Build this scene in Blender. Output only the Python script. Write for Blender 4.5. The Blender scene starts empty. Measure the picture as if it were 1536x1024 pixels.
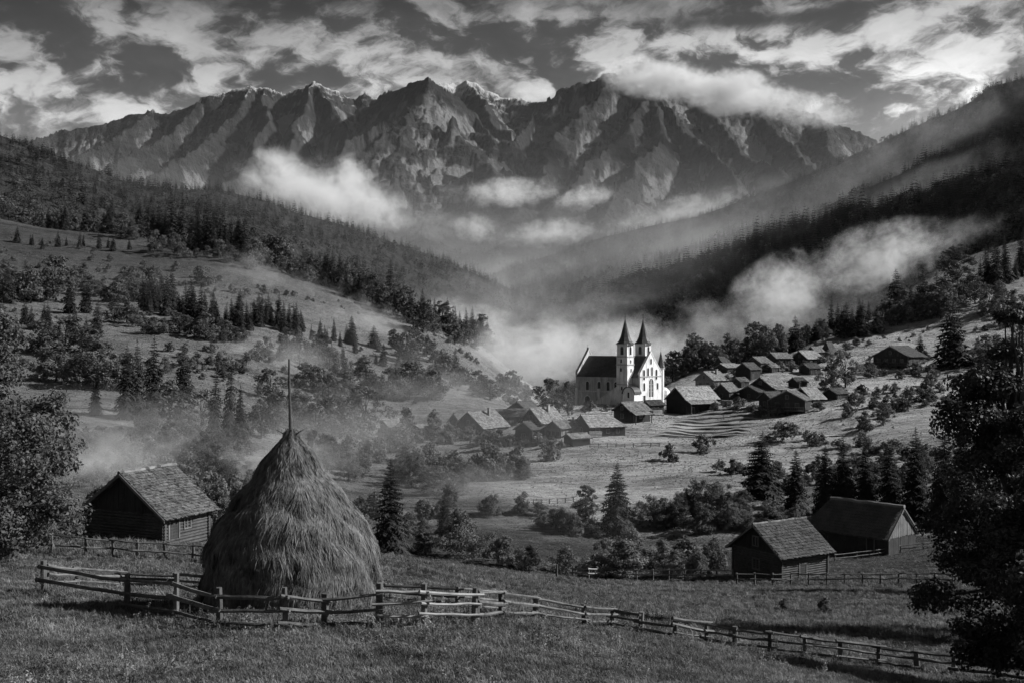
import bpy, math, random
import numpy as np
from mathutils import Vector, Matrix
rnd = random.Random(7)
R = math.radians
sc = bpy.context.scene
col = sc.collection
F, CX, CY = 1647.0, 768.0, 512.0           # focal length and principal point in photo pixels

# ------------------------------------------------------------------ camera, sky, sun, exposure
cam_d = bpy.data.cameras.new('camera')
cam = bpy.data.objects.new('camera', cam_d)
col.objects.link(cam)
cam.location = (0, 0, 0)
cam.rotation_euler = (R(90), 0, 0)
cam_d.sensor_width = 36.0
cam_d.lens = F / 1536.0 * 36.0
cam_d.clip_start = 0.5
cam_d.clip_end = 60000
sc.camera = cam
SUN_AZ, SUN_EL = 5.0, 33.0                 # degrees from +X towards +Y, and above the horizon
SUN = 5.0
sd = bpy.data.lights.new('sun', 'SUN')
sd.energy = SUN
sd.angle = R(1.5)
sd.color = (1.0, 1.0, 1.0)
so = bpy.data.objects.new('sun', sd)
col.objects.link(so)
sdir = Vector((math.cos(R(SUN_EL)) * math.cos(R(SUN_AZ)), math.cos(R(SUN_EL)) * math.sin(R(SUN_AZ)), math.sin(R(SUN_EL))))
so.rotation_euler = sdir.to_track_quat('Z', 'Y').to_euler()
sc.view_settings.view_transform = 'Standard'
sc.view_settings.look = 'None'
sc.view_settings.gamma = 1.0
sc.view_settings.exposure = 0.62
cy = sc.cycles
cy.use_denoising = True
cy.max_bounces = 5
cy.diffuse_bounces = 2
cy.glossy_bounces = 1
cy.transmission_bounces = 2
cy.transparent_max_bounces = 8
cy.volume_bounces = 2
cy.use_adaptive_sampling = True
cy.adaptive_threshold = 0.02
cy.volume_step_rate = 0.8
cy.volume_max_steps = 64


class NT:
    """short-hand for building node trees"""
    def __init__(s, tree):
        s.t = tree; s.t.nodes.clear()

    def n(s, typ, **kw):
        nd = s.t.nodes.new(typ)
        for k, v in kw.items():
            setattr(nd, k, v)
        return nd

    def put(s, sock, v):
        if v is None:
            return
        if hasattr(v, 'is_output'):
            s.t.links.new(v, sock)
        else:
            if sock.type == 'RGBA' and not hasattr(v, '__len__'):
                v = (v, v, v, 1)
            sock.default_value = v

    def m(s, op, a, b=None, c=None, clamp=False):
        nd = s.n('ShaderNodeMath', operation=op); nd.use_clamp = clamp
        for i, v in enumerate((a, b, c)):
            s.put(nd.inputs[i], v)
        return nd.outputs[0]

    def vm(s, op, a, b=None):
        nd = s.n('ShaderNodeVectorMath', operation=op)
        s.put(nd.inputs[0], a); s.put(nd.inputs[1], b)
        return nd.outputs['Value'] if op in ('LENGTH', 'DOT_PRODUCT', 'DISTANCE') else nd.outputs[0]

    def noise(s, vec, scale=5, detail=4, rough=0.55, dist=0.0, dim='3D', w=None):
        nd = s.n('ShaderNodeTexNoise', noise_dimensions=dim)
        s.put(nd.inputs['Vector'], vec)
        nd.inputs['Scale'].default_value = scale
        nd.inputs['Detail'].default_value = detail
        nd.inputs['Roughness'].default_value = rough
        nd.inputs['Distortion'].default_value = dist
        if w is not None and dim == '4D':
            nd.inputs['W'].default_value = w
        return nd.outputs['Fac']

    def rng(s, v, a, b, c=0.0, d=1.0, smooth=False):
        nd = s.n('ShaderNodeMapRange')
        nd.interpolation_type = 'SMOOTHSTEP' if smooth else 'LINEAR'
        nd.clamp = True
        s.put(nd.inputs[0], v)
        for i, q in enumerate((a, b, c, d)):
            s.put(nd.inputs[i + 1], q)
        return nd.outputs[0]

    def map(s, vec, loc=(0, 0, 0), rot=(0, 0, 0), scale=(1, 1, 1)):
        nd = s.n('ShaderNodeMapping')
        s.put(nd.inputs[0], vec)
        nd.inputs[1].default_value = loc; nd.inputs[2].default_value = rot; nd.inputs[3].default_value = scale
        return nd.outputs[0]

    def mix(s, f, a, b):
        nd = s.n('ShaderNodeMix', data_type='FLOAT')
        s.put(nd.inputs[0], f); s.put(nd.inputs[2], a); s.put(nd.inputs[3], b)
        return nd.outputs[0]


world = bpy.data.worlds.new('World')
sc.world = world
world.use_nodes = True
w = NT(world.node_tree)
out = w.n('ShaderNodeOutputWorld')
bg = w.n('ShaderNodeBackground')
bg.inputs['Strength'].default_value = 0.1
sky = w.n('ShaderNodeTexSky', sky_type='NISHITA')
sky.sun_disc = False
sky.sun_elevation = R(SUN_EL)
sky.sun_rotation = R(90 - SUN_AZ)
bw = w.n('ShaderNodeRGBToBW')
w.put(bw.inputs[0], sky.outputs[0])
tc = w.n('ShaderNodeTexCoord')
sep = w.n('ShaderNodeSeparateXYZ')
w.put(sep.inputs[0], tc.outputs['Generated'])
az = w.m('ARCTAN2', sep.outputs[0], sep.outputs[1])
el = w.m('ARCSINE', sep.outputs[2])
comb = w.n('ShaderNodeCombineXYZ')
w.put(comb.inputs[0], az); w.put(comb.inputs[1], el)
ae = comb.outputs[0]
# cloud decks: layers get thinner towards the horizon, so stretch along azimuth
warp = w.noise(w.map(ae, scale=(6, 12, 1)), 1.0, 5, 0.6)
warpv = w.n('ShaderNodeCombineXYZ')
w.put(warpv.inputs[0], w.m('MULTIPLY', w.m('SUBTRACT', warp, 0.5), 0.10))
w.put(warpv.inputs[1], w.m('MULTIPLY', w.m('SUBTRACT', warp, 0.5), 0.05))
ae2 = w.vm('ADD', ae, warpv.outputs[0])


def cloudfield(vec):
    a = w.noise(w.map(vec, loc=(3.1, 1.7, 0), scale=(7.0, 15, 1)), 1.0, 9, 0.58, 0.25)
    b = w.noise(w.map(vec, loc=(9.3, 4.2, 0), scale=(24, 38, 1)), 1.0, 8, 0.62, 0.35)
    return w.m('ADD', w.m('MULTIPLY', a, 0.62), w.m('MULTIPLY', b, 0.38))


cf = cloudfield(ae2)
cf_s = cloudfield(w.vm('ADD', ae2, (0.022, 0.024, 0)))     # the same field a step towards the sun
# where the banks of cloud stand: centre azimuth/elevation, half widths, amount
# (given as photo pixel -> angle)
banks = [(60, 140, 260, 95, .36), (330, 170, 320, 70, .25), (470, 90, 280, 60, .15), (1120, 150, 240, 45, .2), (620, 75, 420, 55, .10), (860, 40, 140, 24, .13), (1040, 100, 330, 55, .26),
         (1250, 130, 330, 70, .22), (1480, 60, 260, 90, .20), (1330, 185, 300, 50, .18), (760, 130, 300, 50, .09), (300, 60, 700, 60, .06), (760, 30, 800, 50, .05), (120, 10, 500, 26, -.10),
         (720, 8, 420, 26, -.04), (1150, 42, 220, 16, -.22), (660, 108, 120, 18, -.10), (420, 30, 240, 26, .04)]
amt = None
for (bx, by, hw, hh, am) in banks:
    loc = Vector((math.atan((bx - CX) / F), math.atan((CY - by) / F), 0))
    d = w.vm('LENGTH', w.map(w.vm('SUBTRACT', ae, tuple(loc)), scale=(F / hw, F / hh, 1)))
    g = w.m('MULTIPLY', w.rng(d, 0.0, 1.25, 1.0, 0.0, True), am)
    amt = g if amt is None else w.m('ADD', amt, g)
dens = w.m('ADD', cf, amt)
mask = w.rng(dens, 0.34, 0.76, 0, 1, True)
lit = w.rng(w.m('SUBTRACT', cf, cf_s), -0.055, 0.085, 0.0, 1.0, True)
high = w.rng(el, 0.17, 0.305, 1.0, 0.0, True)
side = w.rng(az, -0.45, 0.4, 0.62, 1.15)
low = w.rng(el, 0.16, 0.23, 1.0, 0.0, True)
bright = w.m('MULTIPLY', w.m('ADD', w.mix(lit, 0.9, 6.2), w.m('MULTIPLY', low, 1.3)), w.m('MULTIPLY', w.m('MULTIPLY', side, w.mix(high, 0.40, 1.0)), w.rng(cf, .34, .66, .62, 1.22)))
skyv = w.m('MULTIPLY', w.m('MULTIPLY', bw.outputs[0], w.mix(high, 0.06, 0.26)), side)
fin = w.mix(mask, skyv, bright)
cc = w.n('ShaderNodeCombineXYZ')
for i in range(3):
    w.put(cc.inputs[i], fin)
w.put(bg.inputs[0], cc.outputs[0])
w.put(out.inputs[0], bg.outputs[0])


# ------------------------------------------------------------------ materials (the place is seen in greys)
def surface(nm, fn, rough=0.9, trans=0.0, bump=None, spec=0.15):
    m = bpy.data.materials.new(nm)
    m.use_nodes = True
    t = NT(m.node_tree)
    o = t.n('ShaderNodeOutputMaterial')
    p = t.n('ShaderNodeBsdfPrincipled')
    p.inputs['Roughness'].default_value = rough
    p.inputs['Specular IOR Level'].default_value = spec
    v = fn(t)
    if hasattr(v, 'is_output'):
        c = t.n('ShaderNodeCombineColor')
        for i in range(3):
            t.put(c.inputs[i], v)
        colr = c.outputs[0]
        t.put(p.inputs['Base Color'], colr)
    else:
        colr = (v, v, v, 1)
        p.inputs['Base Color'].default_value = colr
    if bump:
        h, st, di = bump(t)
        b = t.n('ShaderNodeBump')
        b.inputs['Strength'].default_value = st
        b.inputs['Distance'].default_value = di
        t.put(b.inputs['Height'], h)
        t.put(p.inputs['Normal'], b.outputs[0])
    if trans:
        tr = t.n('ShaderNodeBsdfTranslucent')
        t.put(tr.inputs[0], colr)
        mx = t.n('ShaderNodeMixShader')
        mx.inputs[0].default_value = trans
        t.put(mx.inputs[1], p.outputs[0]); t.put(mx.inputs[2], tr.outputs[0])
        t.put(o.inputs[0], mx.outputs[0])
    else:
        t.put(o.inputs[0], p.outputs[0])
    return m


def pos(t):
    return t.n('ShaderNodeNewGeometry').outputs['Position']


def obc(t):
    return t.n('ShaderNodeTexCoord').outputs['Object']


def orand(t):
    return t.n('ShaderNodeObjectInfo').outputs['Random']


def mul(t, *v):
    r = v[0]
    for q in v[1:]:
        r = t.m('MULTIPLY', r, q)
    return r


def f_meadow(t):
    p = pos(t)
    a = t.noise(t.map(p, scale=(.6, 1.6, 1)), 0.045, 6, 0.66)
    b = t.noise(t.map(p, scale=(.55, 1.5, 3)), 0.35, 6, 0.70)
    c = t.noise(t.map(p, scale=(0.35, 1.8, 1)), 2.6, 4, 0.65)
    v = t.m('ADD', t.m('MULTIPLY', t.rng(a, 0.34, 0.66), 0.55), t.m('ADD', t.m('MULTIPLY', t.rng(b, 0.33, 0.67), 0.65), t.m('MULTIPLY', t.rng(c, .3, .7), 0.5)))
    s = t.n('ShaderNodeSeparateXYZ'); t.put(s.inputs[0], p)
    # foreground darker, village meadows paler: sun and shade put into the colour
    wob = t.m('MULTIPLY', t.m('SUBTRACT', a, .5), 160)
    painted_sun = t.rng(t.m('ADD', s.outputs[1], wob), 150, 230, 0, 1, True)
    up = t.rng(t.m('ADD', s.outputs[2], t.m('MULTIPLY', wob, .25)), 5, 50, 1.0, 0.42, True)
    bear = t.rng(t.m('DIVIDE', s.outputs[0], s.outputs[1]), -.04, .05, .48, 1.0, True)     # the painted sunlight keeps to the village side
    k = t.m('MULTIPLY', t.mix(painted_sun, .56, t.m('MULTIPLY', bear, 2.7)), up)
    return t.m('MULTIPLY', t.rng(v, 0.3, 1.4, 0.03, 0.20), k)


def b_meadow(t):
    p = pos(t)
    a = t.noise(t.map(p, scale=(.5, 1.2, 1)), 0.5, 7, 0.74)
    return a, 1.0, 2.4


def f_forestfloor(t):
    a = t.noise(pos(t), 0.02, 6, 0.7)
    b = t.noise(pos(t), 0.11, 3, 0.7)
    return t.rng(t.m('MULTIPLY', a, b), 0.12, 0.42, 0.018, 0.055)


def b_forestfloor(t):
    return t.noise(pos(t), 0.07, 4, 0.7), 1.0, 14.0


def f_mount(t):
    g = t.n('ShaderNodeNewGeometry')
    p = g.outputs['Position']
    s = t.n('ShaderNodeSeparateXYZ'); t.put(s.inputs[0], p)
    nz = t.n('ShaderNodeSeparateXYZ'); t.put(nz.inputs[0], g.outputs['Normal'])
    a = t.noise(p, 0.004, 8, 0.7)
    b = t.noise(t.map(p, scale=(1, 1, 0.35)), 0.02, 6, 0.7)
    wv = t.noise(t.map(p, scale=(0.4, 0.4, 3.2)), 0.006, 6, 0.65, 1.2)
    rock = t.rng(t.m('ADD', t.m('ADD', a, t.m('MULTIPLY', b, 0.7)), t.m('MULTIPLY', wv, .6)), 0.85, 1.45, 0.010, 0.075)
    hgt = t.m('ADD', s.outputs[2], t.m('MULTIPLY', t.m('SUBTRACT', a, 0.5), 900))
    wood = t.rng(hgt, 820, 1080, 1.0, 0.0, True)
    fb = t.noise(p, 0.018, 5, 0.75)
    base = t.mix(wood, rock, t.rng(fb, .3, .7, 0.02, 0.065))
    # old snow in the high gullies and on ledges
    sn = t.m('ADD', t.m('MULTIPLY', t.rng(s.outputs[2], 1450, 2350), 0.85), t.m('ADD', t.m('MULTIPLY', t.noise(t.map(p, scale=(1, 1, .4)), 0.012, 8, 0.78), 1.0), t.m('MULTIPLY', nz.outputs[2], 0.34)))
    sc_ = t.n('ShaderNodeAttribute'); sc_.attribute_name = 'scree'
    scv = t.rng(t.m('ADD', sc_.outputs['Fac'], t.m('MULTIPLY', t.m('SUBTRACT', b, .5), .9)), .45, .8, 0, 1, True)
    base = t.mix(t.m('MULTIPLY', scv, t.rng(s.outputs[2], 550, 900)), base, 0.20)          # pale scree in the gullies
    return t.mix(t.rng(sn, 1.17, 1.33), base, 0.55)


def b_mount(t):
    p = pos(t)
    a = t.noise(t.map(p, scale=(1, 1, 0.5)), 0.008, 9, 0.72)
    return a, 1.0, 120.0


def f_leaf(lo, hi):
    def f(t):
        a = t.noise(pos(t), 0.35, 3, 0.6)
        return t.m('MULTIPLY', t.rng(a, 0.3, 0.7, lo, hi), t.rng(orand(t), 0, 1, 0.7, 1.3))
    return f


def f_leaf_near(lo, hi):
    def f(t):
        a = t.noise(pos(t), 2.0, 4, 0.7)
        return t.rng(a, 0.3, 0.7, lo, hi)
    return f


def f_grass(t):
    a = t.noise(t.map(pos(t), scale=(1, 1.5, 0)), 0.28, 5, 0.65)
    return t.m('MULTIPLY', t.rng(a, 0.32, 0.68, 0.045, 0.22), t.rng(orand(t), 0, 1, 0.4, 1.8))


def f_hay(t):
    p = obc(t)
    a = t.noise(t.map(p, scale=(1, 1, 0.25)), 9, 4, 0.7)
    b = t.noise(p, 1.3, 4, 0.6)
    return t.rng(t.m('ADD', a, t.m('MULTIPLY', b, 0.8)), 0.66, 1.25, 0.018, 0.30)


def f_wood(lo, hi, sx=(2, 2, 14)):
    def f(t):
        p = obc(t)
        a = t.noise(t.map(p, scale=sx), 1.2, 6, 0.7)
        b = t.noise(p, 0.7, 4, 0.6)
        return t.m('MULTIPLY', t.rng(t.m('ADD', a, t.m('MULTIPLY', b, .6)), 0.5, 1.15, lo, hi), t.rng(orand(t), 0, 1, .85, 1.15))
    return f


def b_wood(sx, st=0.5, di=0.04):
    def f(t):
        return t.noise(t.map(obc(t), scale=sx), 1.6, 5, 0.7), st, di
    return f


def f_shingle(lo, hi, sc_=2.4):
    def f(t):
        p = obc(t)
        br = t.n('ShaderNodeTexVoronoi')
        t.put(br.inputs['Vector'], p); br.inputs['Scale'].default_value = sc_
        c = t.n('ShaderNodeRGBToBW'); t.put(c.inputs[0], br.outputs['Color'])
        a = t.noise(p, 0.8, 5, 0.65)
        v = t.m('ADD', t.m('MULTIPLY', c.outputs[0], .5), t.m('MULTIPLY', a, .8))
        return t.m('MULTIPLY', t.rng(v, 0.4, 0.95, lo, hi), t.rng(orand(t), 0, 1, .75, 1.2))
    return f


def f_plaster(lo, hi):
    def f(t):
        p = obc(t)
        a = t.noise(t.map(p, scale=(1, 1, 0.35)), 0.7, 6, 0.72)
        b = t.noise(t.map(p, scale=(1, 1, .14)), 2.6, 4, 0.65)
        c = t.noise(p, 5.0, 3, 0.6)
        v = t.m('ADD', t.m('ADD', a, t.m('MULTIPLY', b, .55)), t.m('MULTIPLY', c, .25))
        return t.rng(v, 0.68, 1.02, lo, hi)
    return f


M = {
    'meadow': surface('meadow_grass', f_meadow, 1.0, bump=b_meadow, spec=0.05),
    'forest_floor': surface('forest_floor', f_forestfloor, 1.0, bump=b_forestfloor, spec=0.0),
    'mountain': surface('mountain_rock', f_mount, 0.95, bump=b_mount, spec=0.05),
    'valley': surface('valley_floor', lambda t: t.rng(t.noise(pos(t), .01, 5), .3, .7, .03, .09), 1.0),
    'needle': surface('spruce_needles', f_leaf(0.014, 0.048), 0.8, trans=0.10),
    'needle_far': surface('far_needles', lambda t: t.m('MULTIPLY', t.rng(t.noise(pos(t), 0.02, 4), .3, .7, 0.013, 0.040), t.m('MULTIPLY', t.rng(t.noise(pos(t), .13, 2), .3, .7, .6, 1.5), t.rng(orand(t), 0, 1, .45, 1.7))), 1.0, spec=0.0),
    'leaf': surface('broad_leaves', f_leaf(0.05, 0.15), 0.7, trans=0.25),
    'leaf_bush': surface('bush_leaves', f_leaf(0.06, 0.17), 0.7, trans=0.25),
    'leaf_far': surface('far_leaves', lambda t: t.m('MULTIPLY', t.rng(t.noise(pos(t), 0.03, 4), .3, .7, 0.026, 0.075), t.m('MULTIPLY', t.rng(t.noise(pos(t), .13, 2), .3, .7, .6, 1.5), t.rng(orand(t), 0, 1, .45, 1.8))), 1.0, trans=.15, spec=0.0),
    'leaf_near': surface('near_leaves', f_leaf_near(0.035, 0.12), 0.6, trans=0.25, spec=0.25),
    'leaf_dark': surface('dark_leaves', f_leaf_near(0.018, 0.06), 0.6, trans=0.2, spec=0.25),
    'bark': surface('bark', f_wood(0.03, 0.09), 0.95, bump=b_wood((3, 3, 8))),
    'grass': surface('grass_blades', f_grass, 0.75, trans=0.3, spec=0.2),
    'hay': surface('hay', f_hay, 0.75, trans=0.12, spec=0.25),
    'log': surface('weathered_logs', f_wood(0.025, 0.14, (3, 3, 12)), 0.85, bump=b_wood((1.5, 1.5, 16))),
    'plank_dark': surface('dark_planks', f_wood(0.02, 0.08, (14, 14, 1.2)), 0.9, bump=b_wood((12, 12, 1))),
    'plank': surface('grey_planks', f_wood(0.05, 0.24, (12, 12, 1.0)), 0.85, bump=b_wood((12, 12, 1))),
    'plank_black': surface('blackened_planks', f_wood(0.015, 0.05, (10, 10, 1.2)), 0.9),
    'rail': surface('fence_wood', f_wood(0.015, 0.20, (2, 2, 2)), 0.8, bump=b_wood((5, 5, 5))),
    'shingle': surface('wood_shingles', f_shingle(0.05, 0.24), 0.8, bump=lambda t: (t.noise(obc(t), 3.0, 5, .7), .8, .15)),
    'shingle_old': surface('old_shingles', f_shingle(0.025, 0.16, 4.5), 0.85, bump=lambda t: (t.noise(obc(t), 5.0, 5, .75), .9, .15)),
    'rail_pale': surface('pale_lit_wood', f_wood(0.12, 0.42, (2, 2, 2)), 0.8),  # hurdle rails paler: their sunlight is put into the wood tone
    'shingle_dark': surface('dark_shingles', f_shingle(0.025, 0.10), 0.8, bump=lambda t: (t.noise(obc(t), 3.0, 5, .7), .8, .15)),
    'shingle_pale': surface('pale_shingles', f_shingle(0.09, 0.33), 0.7, bump=lambda t: (t.noise(obc(t), 3.0, 5, .7), .6, .12)),
    'thatch': surface('thatch', f_wood(0.035, 0.17, (9, 9, 1.5)), 0.9, bump=b_wood((8, 8, 1.5), .8, .1)),
    'thatch_pale': surface('pale_ridge_thatch', f_wood(0.10, 0.34, (6, 6, 3)), 0.9),
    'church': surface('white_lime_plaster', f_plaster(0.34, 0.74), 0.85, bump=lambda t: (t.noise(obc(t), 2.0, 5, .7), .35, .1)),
    'church_side': surface('stained_shaded_plaster', f_plaster(0.16, 0.5), 0.85, bump=lambda t: (t.noise(obc(t), 2.0, 5, .7), .35, .1)),  # stains, and the shade of the side walls put into a darker tone
    'slate': surface('church_slates', f_shingle(0.015, 0.06), 0.55, spec=.4),
    'pane': surface('window_glass', lambda t: 0.02, 0.2, spec=.5),
    'stone': surface('stone', f_plaster(0.18, 0.4), 0.9),
    'bank_shade': surface('terrace_bank_shade', f_plaster(0.015, 0.06), 1.0),  # shade on the terrace fronts, painted as a dark tone
    'metal': surface('iron', lambda t: 0.05, 0.5),
    'chimney': surface('chimney_brick', f_plaster(0.12, 0.3), 0.9),
    'white': surface('white_paint', f_plaster(.4, .7), .7),
}


# ------------------------------------------------------------------ mesh helpers
def npmesh(nm, V, Q=None, T=None, mats=(), smooth=False, midx=None):
    me = bpy.data.meshes.new(nm)
    V = np.asarray(V, dtype=np.float32).reshape(-1, 3)
    me.vertices.add(len(V))
    me.vertices.foreach_set('co', V.ravel())
    parts, tot = [], []
    if Q is not None and len(Q):
        Q = np.asarray(Q, dtype=np.int32).reshape(-1, 4); parts.append(Q.ravel()); tot.append(np.full(len(Q), 4, np.int32))
    if T is not None and len(T):
        T = np.asarray(T, dtype=np.int32).reshape(-1, 3); parts.append(T.ravel()); tot.append(np.full(len(T), 3, np.int32))
    L = np.concatenate(parts); tot = np.concatenate(tot)
    me.loops.add(len(L)); me.loops.foreach_set('vertex_index', L)
    me.polygons.add(len(tot))
    me.polygons.foreach_set('loop_start', np.concatenate(([0], np.cumsum(tot)[:-1])).astype(np.int32))
    me.polygons.foreach_set('loop_total', tot)
    if smooth:
        me.polygons.foreach_set('use_smooth', np.ones(len(tot), dtype=bool))
    if midx is not None:
        me.polygons.foreach_set('material_index', np.asarray(midx, np.int32))
    me.update(calc_edges=True)
    for m in mats:
        me.materials.append(m)
    return me


def link(nm, me, parent=None):
    o = bpy.data.objects.new(nm, me)
    col.objects.link(o)
    if parent is not None:
        o.parent = parent
    return o


def tag(o, label=None, cat=None, group=None, kind=None):
    if label: o['label'] = label
    if cat: o['category'] = cat
    if group: o['group'] = group
    if kind: o['kind'] = kind
    return o


def empty(nm, loc, rz=0.0, scale=(1, 1, 1)):
    o = bpy.data.objects.new(nm, None)
    col.objects.link(o)
    o.location = loc; o.rotation_euler = (0, 0, rz); o.scale = scale
    o.empty_display_size = 0.5
    return o


class MB:
    """collects shapes and links them as ONE mesh object"""
    def __init__(s):
        s.v = []; s.f = []; s.mi = []

    def face(s, pts, mi=0):
        k = len(s.v); s.v += [tuple(p) for p in pts]; s.f.append(tuple(range(k, k + len(pts)))); s.mi.append(mi)

    def solid(s, pts, faces, mi=0):
        k = len(s.v); s.v += [tuple(p) for p in pts]
        for f in faces:
            s.f.append(tuple(k + i for i in f)); s.mi.append(mi)

    def box(s, a, b, mi=0):
        (x0, y0, z0), (x1, y1, z1) = a, b
        s.solid([(x0, y0, z0), (x1, y0, z0), (x1, y1, z0), (x0, y1, z0), (x0, y0, z1), (x1, y0, z1), (x1, y1, z1), (x0, y1, z1)],
                [(0, 3, 2, 1), (4, 5, 6, 7), (0, 1, 5, 4), (1, 2, 6, 5), (2, 3, 7, 6), (3, 0, 4, 7)], mi)

    def prism(s, poly, d, mi=0):
        """poly: 3-D points of one face, d: extrusion vector"""
        n = len(poly); d = Vector(d)
        P = [Vector(p) for p in poly]
        s.solid([tuple(p) for p in P] + [tuple(p + d) for p in P],
                [tuple(range(n))[::-1], tuple(range(n, 2 * n))] + [(i, (i + 1) % n, n + (i + 1) % n, n + i) for i in range(n)], mi)

    def tube(s, pts, rads, n=7, mi=0, jit=0.0):
        k = len(s.v); P = [Vector(p) for p in pts]
        for i, p in enumerate(P):
            d = (P[min(i + 1, len(P) - 1)] - P[max(i - 1, 0)]).normalized()
            u = d.cross(Vector((0.13, 0.21, 1)) if abs(d.z) < .95 else Vector((1, 0, 0))).normalized(); q = d.cross(u)
            for j in range(n):
                a = 2 * math.pi * j / n
                r = rads[i] * (1 + (rnd.random() - .5) * jit)
                s.v.append(tuple(p + u * math.cos(a) * r + q * math.sin(a) * r))
        for i in range(len(P) - 1):
            for j in range(n):
                a = k + i * n + j; b = k + i * n + (j + 1) % n
                s.f.append((a, b, b + n, a + n)); s.mi.append(mi)
        s.f.append(tuple(k + j for j in range(n))[::-1]); s.mi.append(mi)
        s.f.append(tuple(k + (len(P) - 1) * n + j for j in range(n))); s.mi.append(mi)

    def lathe(s, prof, n=8, c=(0, 0), rot=0.0, mi=0):
        k = len(s.v)
        for (r, z) in prof:
            for j in range(n):
                a = rot + 2 * math.pi * j / n
                s.v.append((c[0] + r * math.cos(a), c[1] + r * math.sin(a), z))
        for i in range(len(prof) - 1):
            for j in range(n):
                a = k + i * n + j; b = k + i * n + (j + 1) % n
                s.f.append((a, b, b + n, a + n)); s.mi.append(mi)
        s.f.append(tuple(k + j for j in range(n))[::-1]); s.mi.append(mi)
        s.f.append(tuple(k + (len(prof) - 1) * n + j for j in range(n))); s.mi.append(mi)

    def mesh(s, nm, mats):
        me = bpy.data.meshes.new(nm)
        me.from_pydata(s.v, [], s.f)
        me.polygons.foreach_set('material_index', s.mi)
        for m in (mats if isinstance(mats, (list, tuple)) else [mats]):
            me.materials.append(m)
        me.update()
        return me

    def build(s, nm, mats, parent=None, smooth=False):
        me = s.mesh(nm, mats)
        if smooth:
            me.polygons.foreach_set('use_smooth', [True] * len(me.polygons))
        return link(nm, me, parent)


# noise for shaping ground and rock
def _hash(ix, iy, seed):
    h = np.sin(ix * 127.1 + iy * 311.7 + seed * 74.7) * 43758.5453
    return h - np.floor(h)


def vnoise(x, y, seed=0):
    ix = np.floor(x); iy = np.floor(y); fx = x - ix; fy = y - iy
    u = fx * fx * fx * (fx * (fx * 6 - 15) + 10); v = fy * fy * fy * (fy * (fy * 6 - 15) + 10)
    a = _hash(ix, iy, seed); b = _hash(ix + 1, iy, seed); c = _hash(ix, iy + 1, seed); d = _hash(ix + 1, iy + 1, seed)
    return a + (b - a) * u + (c - a) * v + (a - b - c + d) * u * v


def fbm(x, y, seed=0, oct=5, gain=0.5):
    s = 0; amp = 1; tot = 0
    for i in range(oct):
        s = s + amp * (vnoise(x, y, seed + i * 13) - .5); tot += amp
        x, y = (x * 1.6 + y * 1.2) + 17.3, (-x * 1.2 + y * 1.6) + 9.1; amp *= gain
    return s / tot * 2


def ridged(x, y, seed=0, oct=6, gain=0.55):
    s = 0; amp = 1; tot = 0; prev = 1
    for i in range(oct):
        n = 1 - np.abs(vnoise(x, y, seed + i * 13) * 2 - 1); n = n * n
        s = s + amp * n * prev; prev = 0.4 + 0.6 * n; tot += amp
        x, y = (x * 1.6 + y * 1.2) + 17.3, (-x * 1.2 + y * 1.6) + 9.1; amp *= gain
    return s / tot


def grid_faces(nr, nc):
    i = np.arange(nr - 1)[:, None] * nc + np.arange(nc - 1)[None, :]
    return np.stack([i, i + 1, i + 1 + nc, i + nc], -1).reshape(-1, 4)


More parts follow.
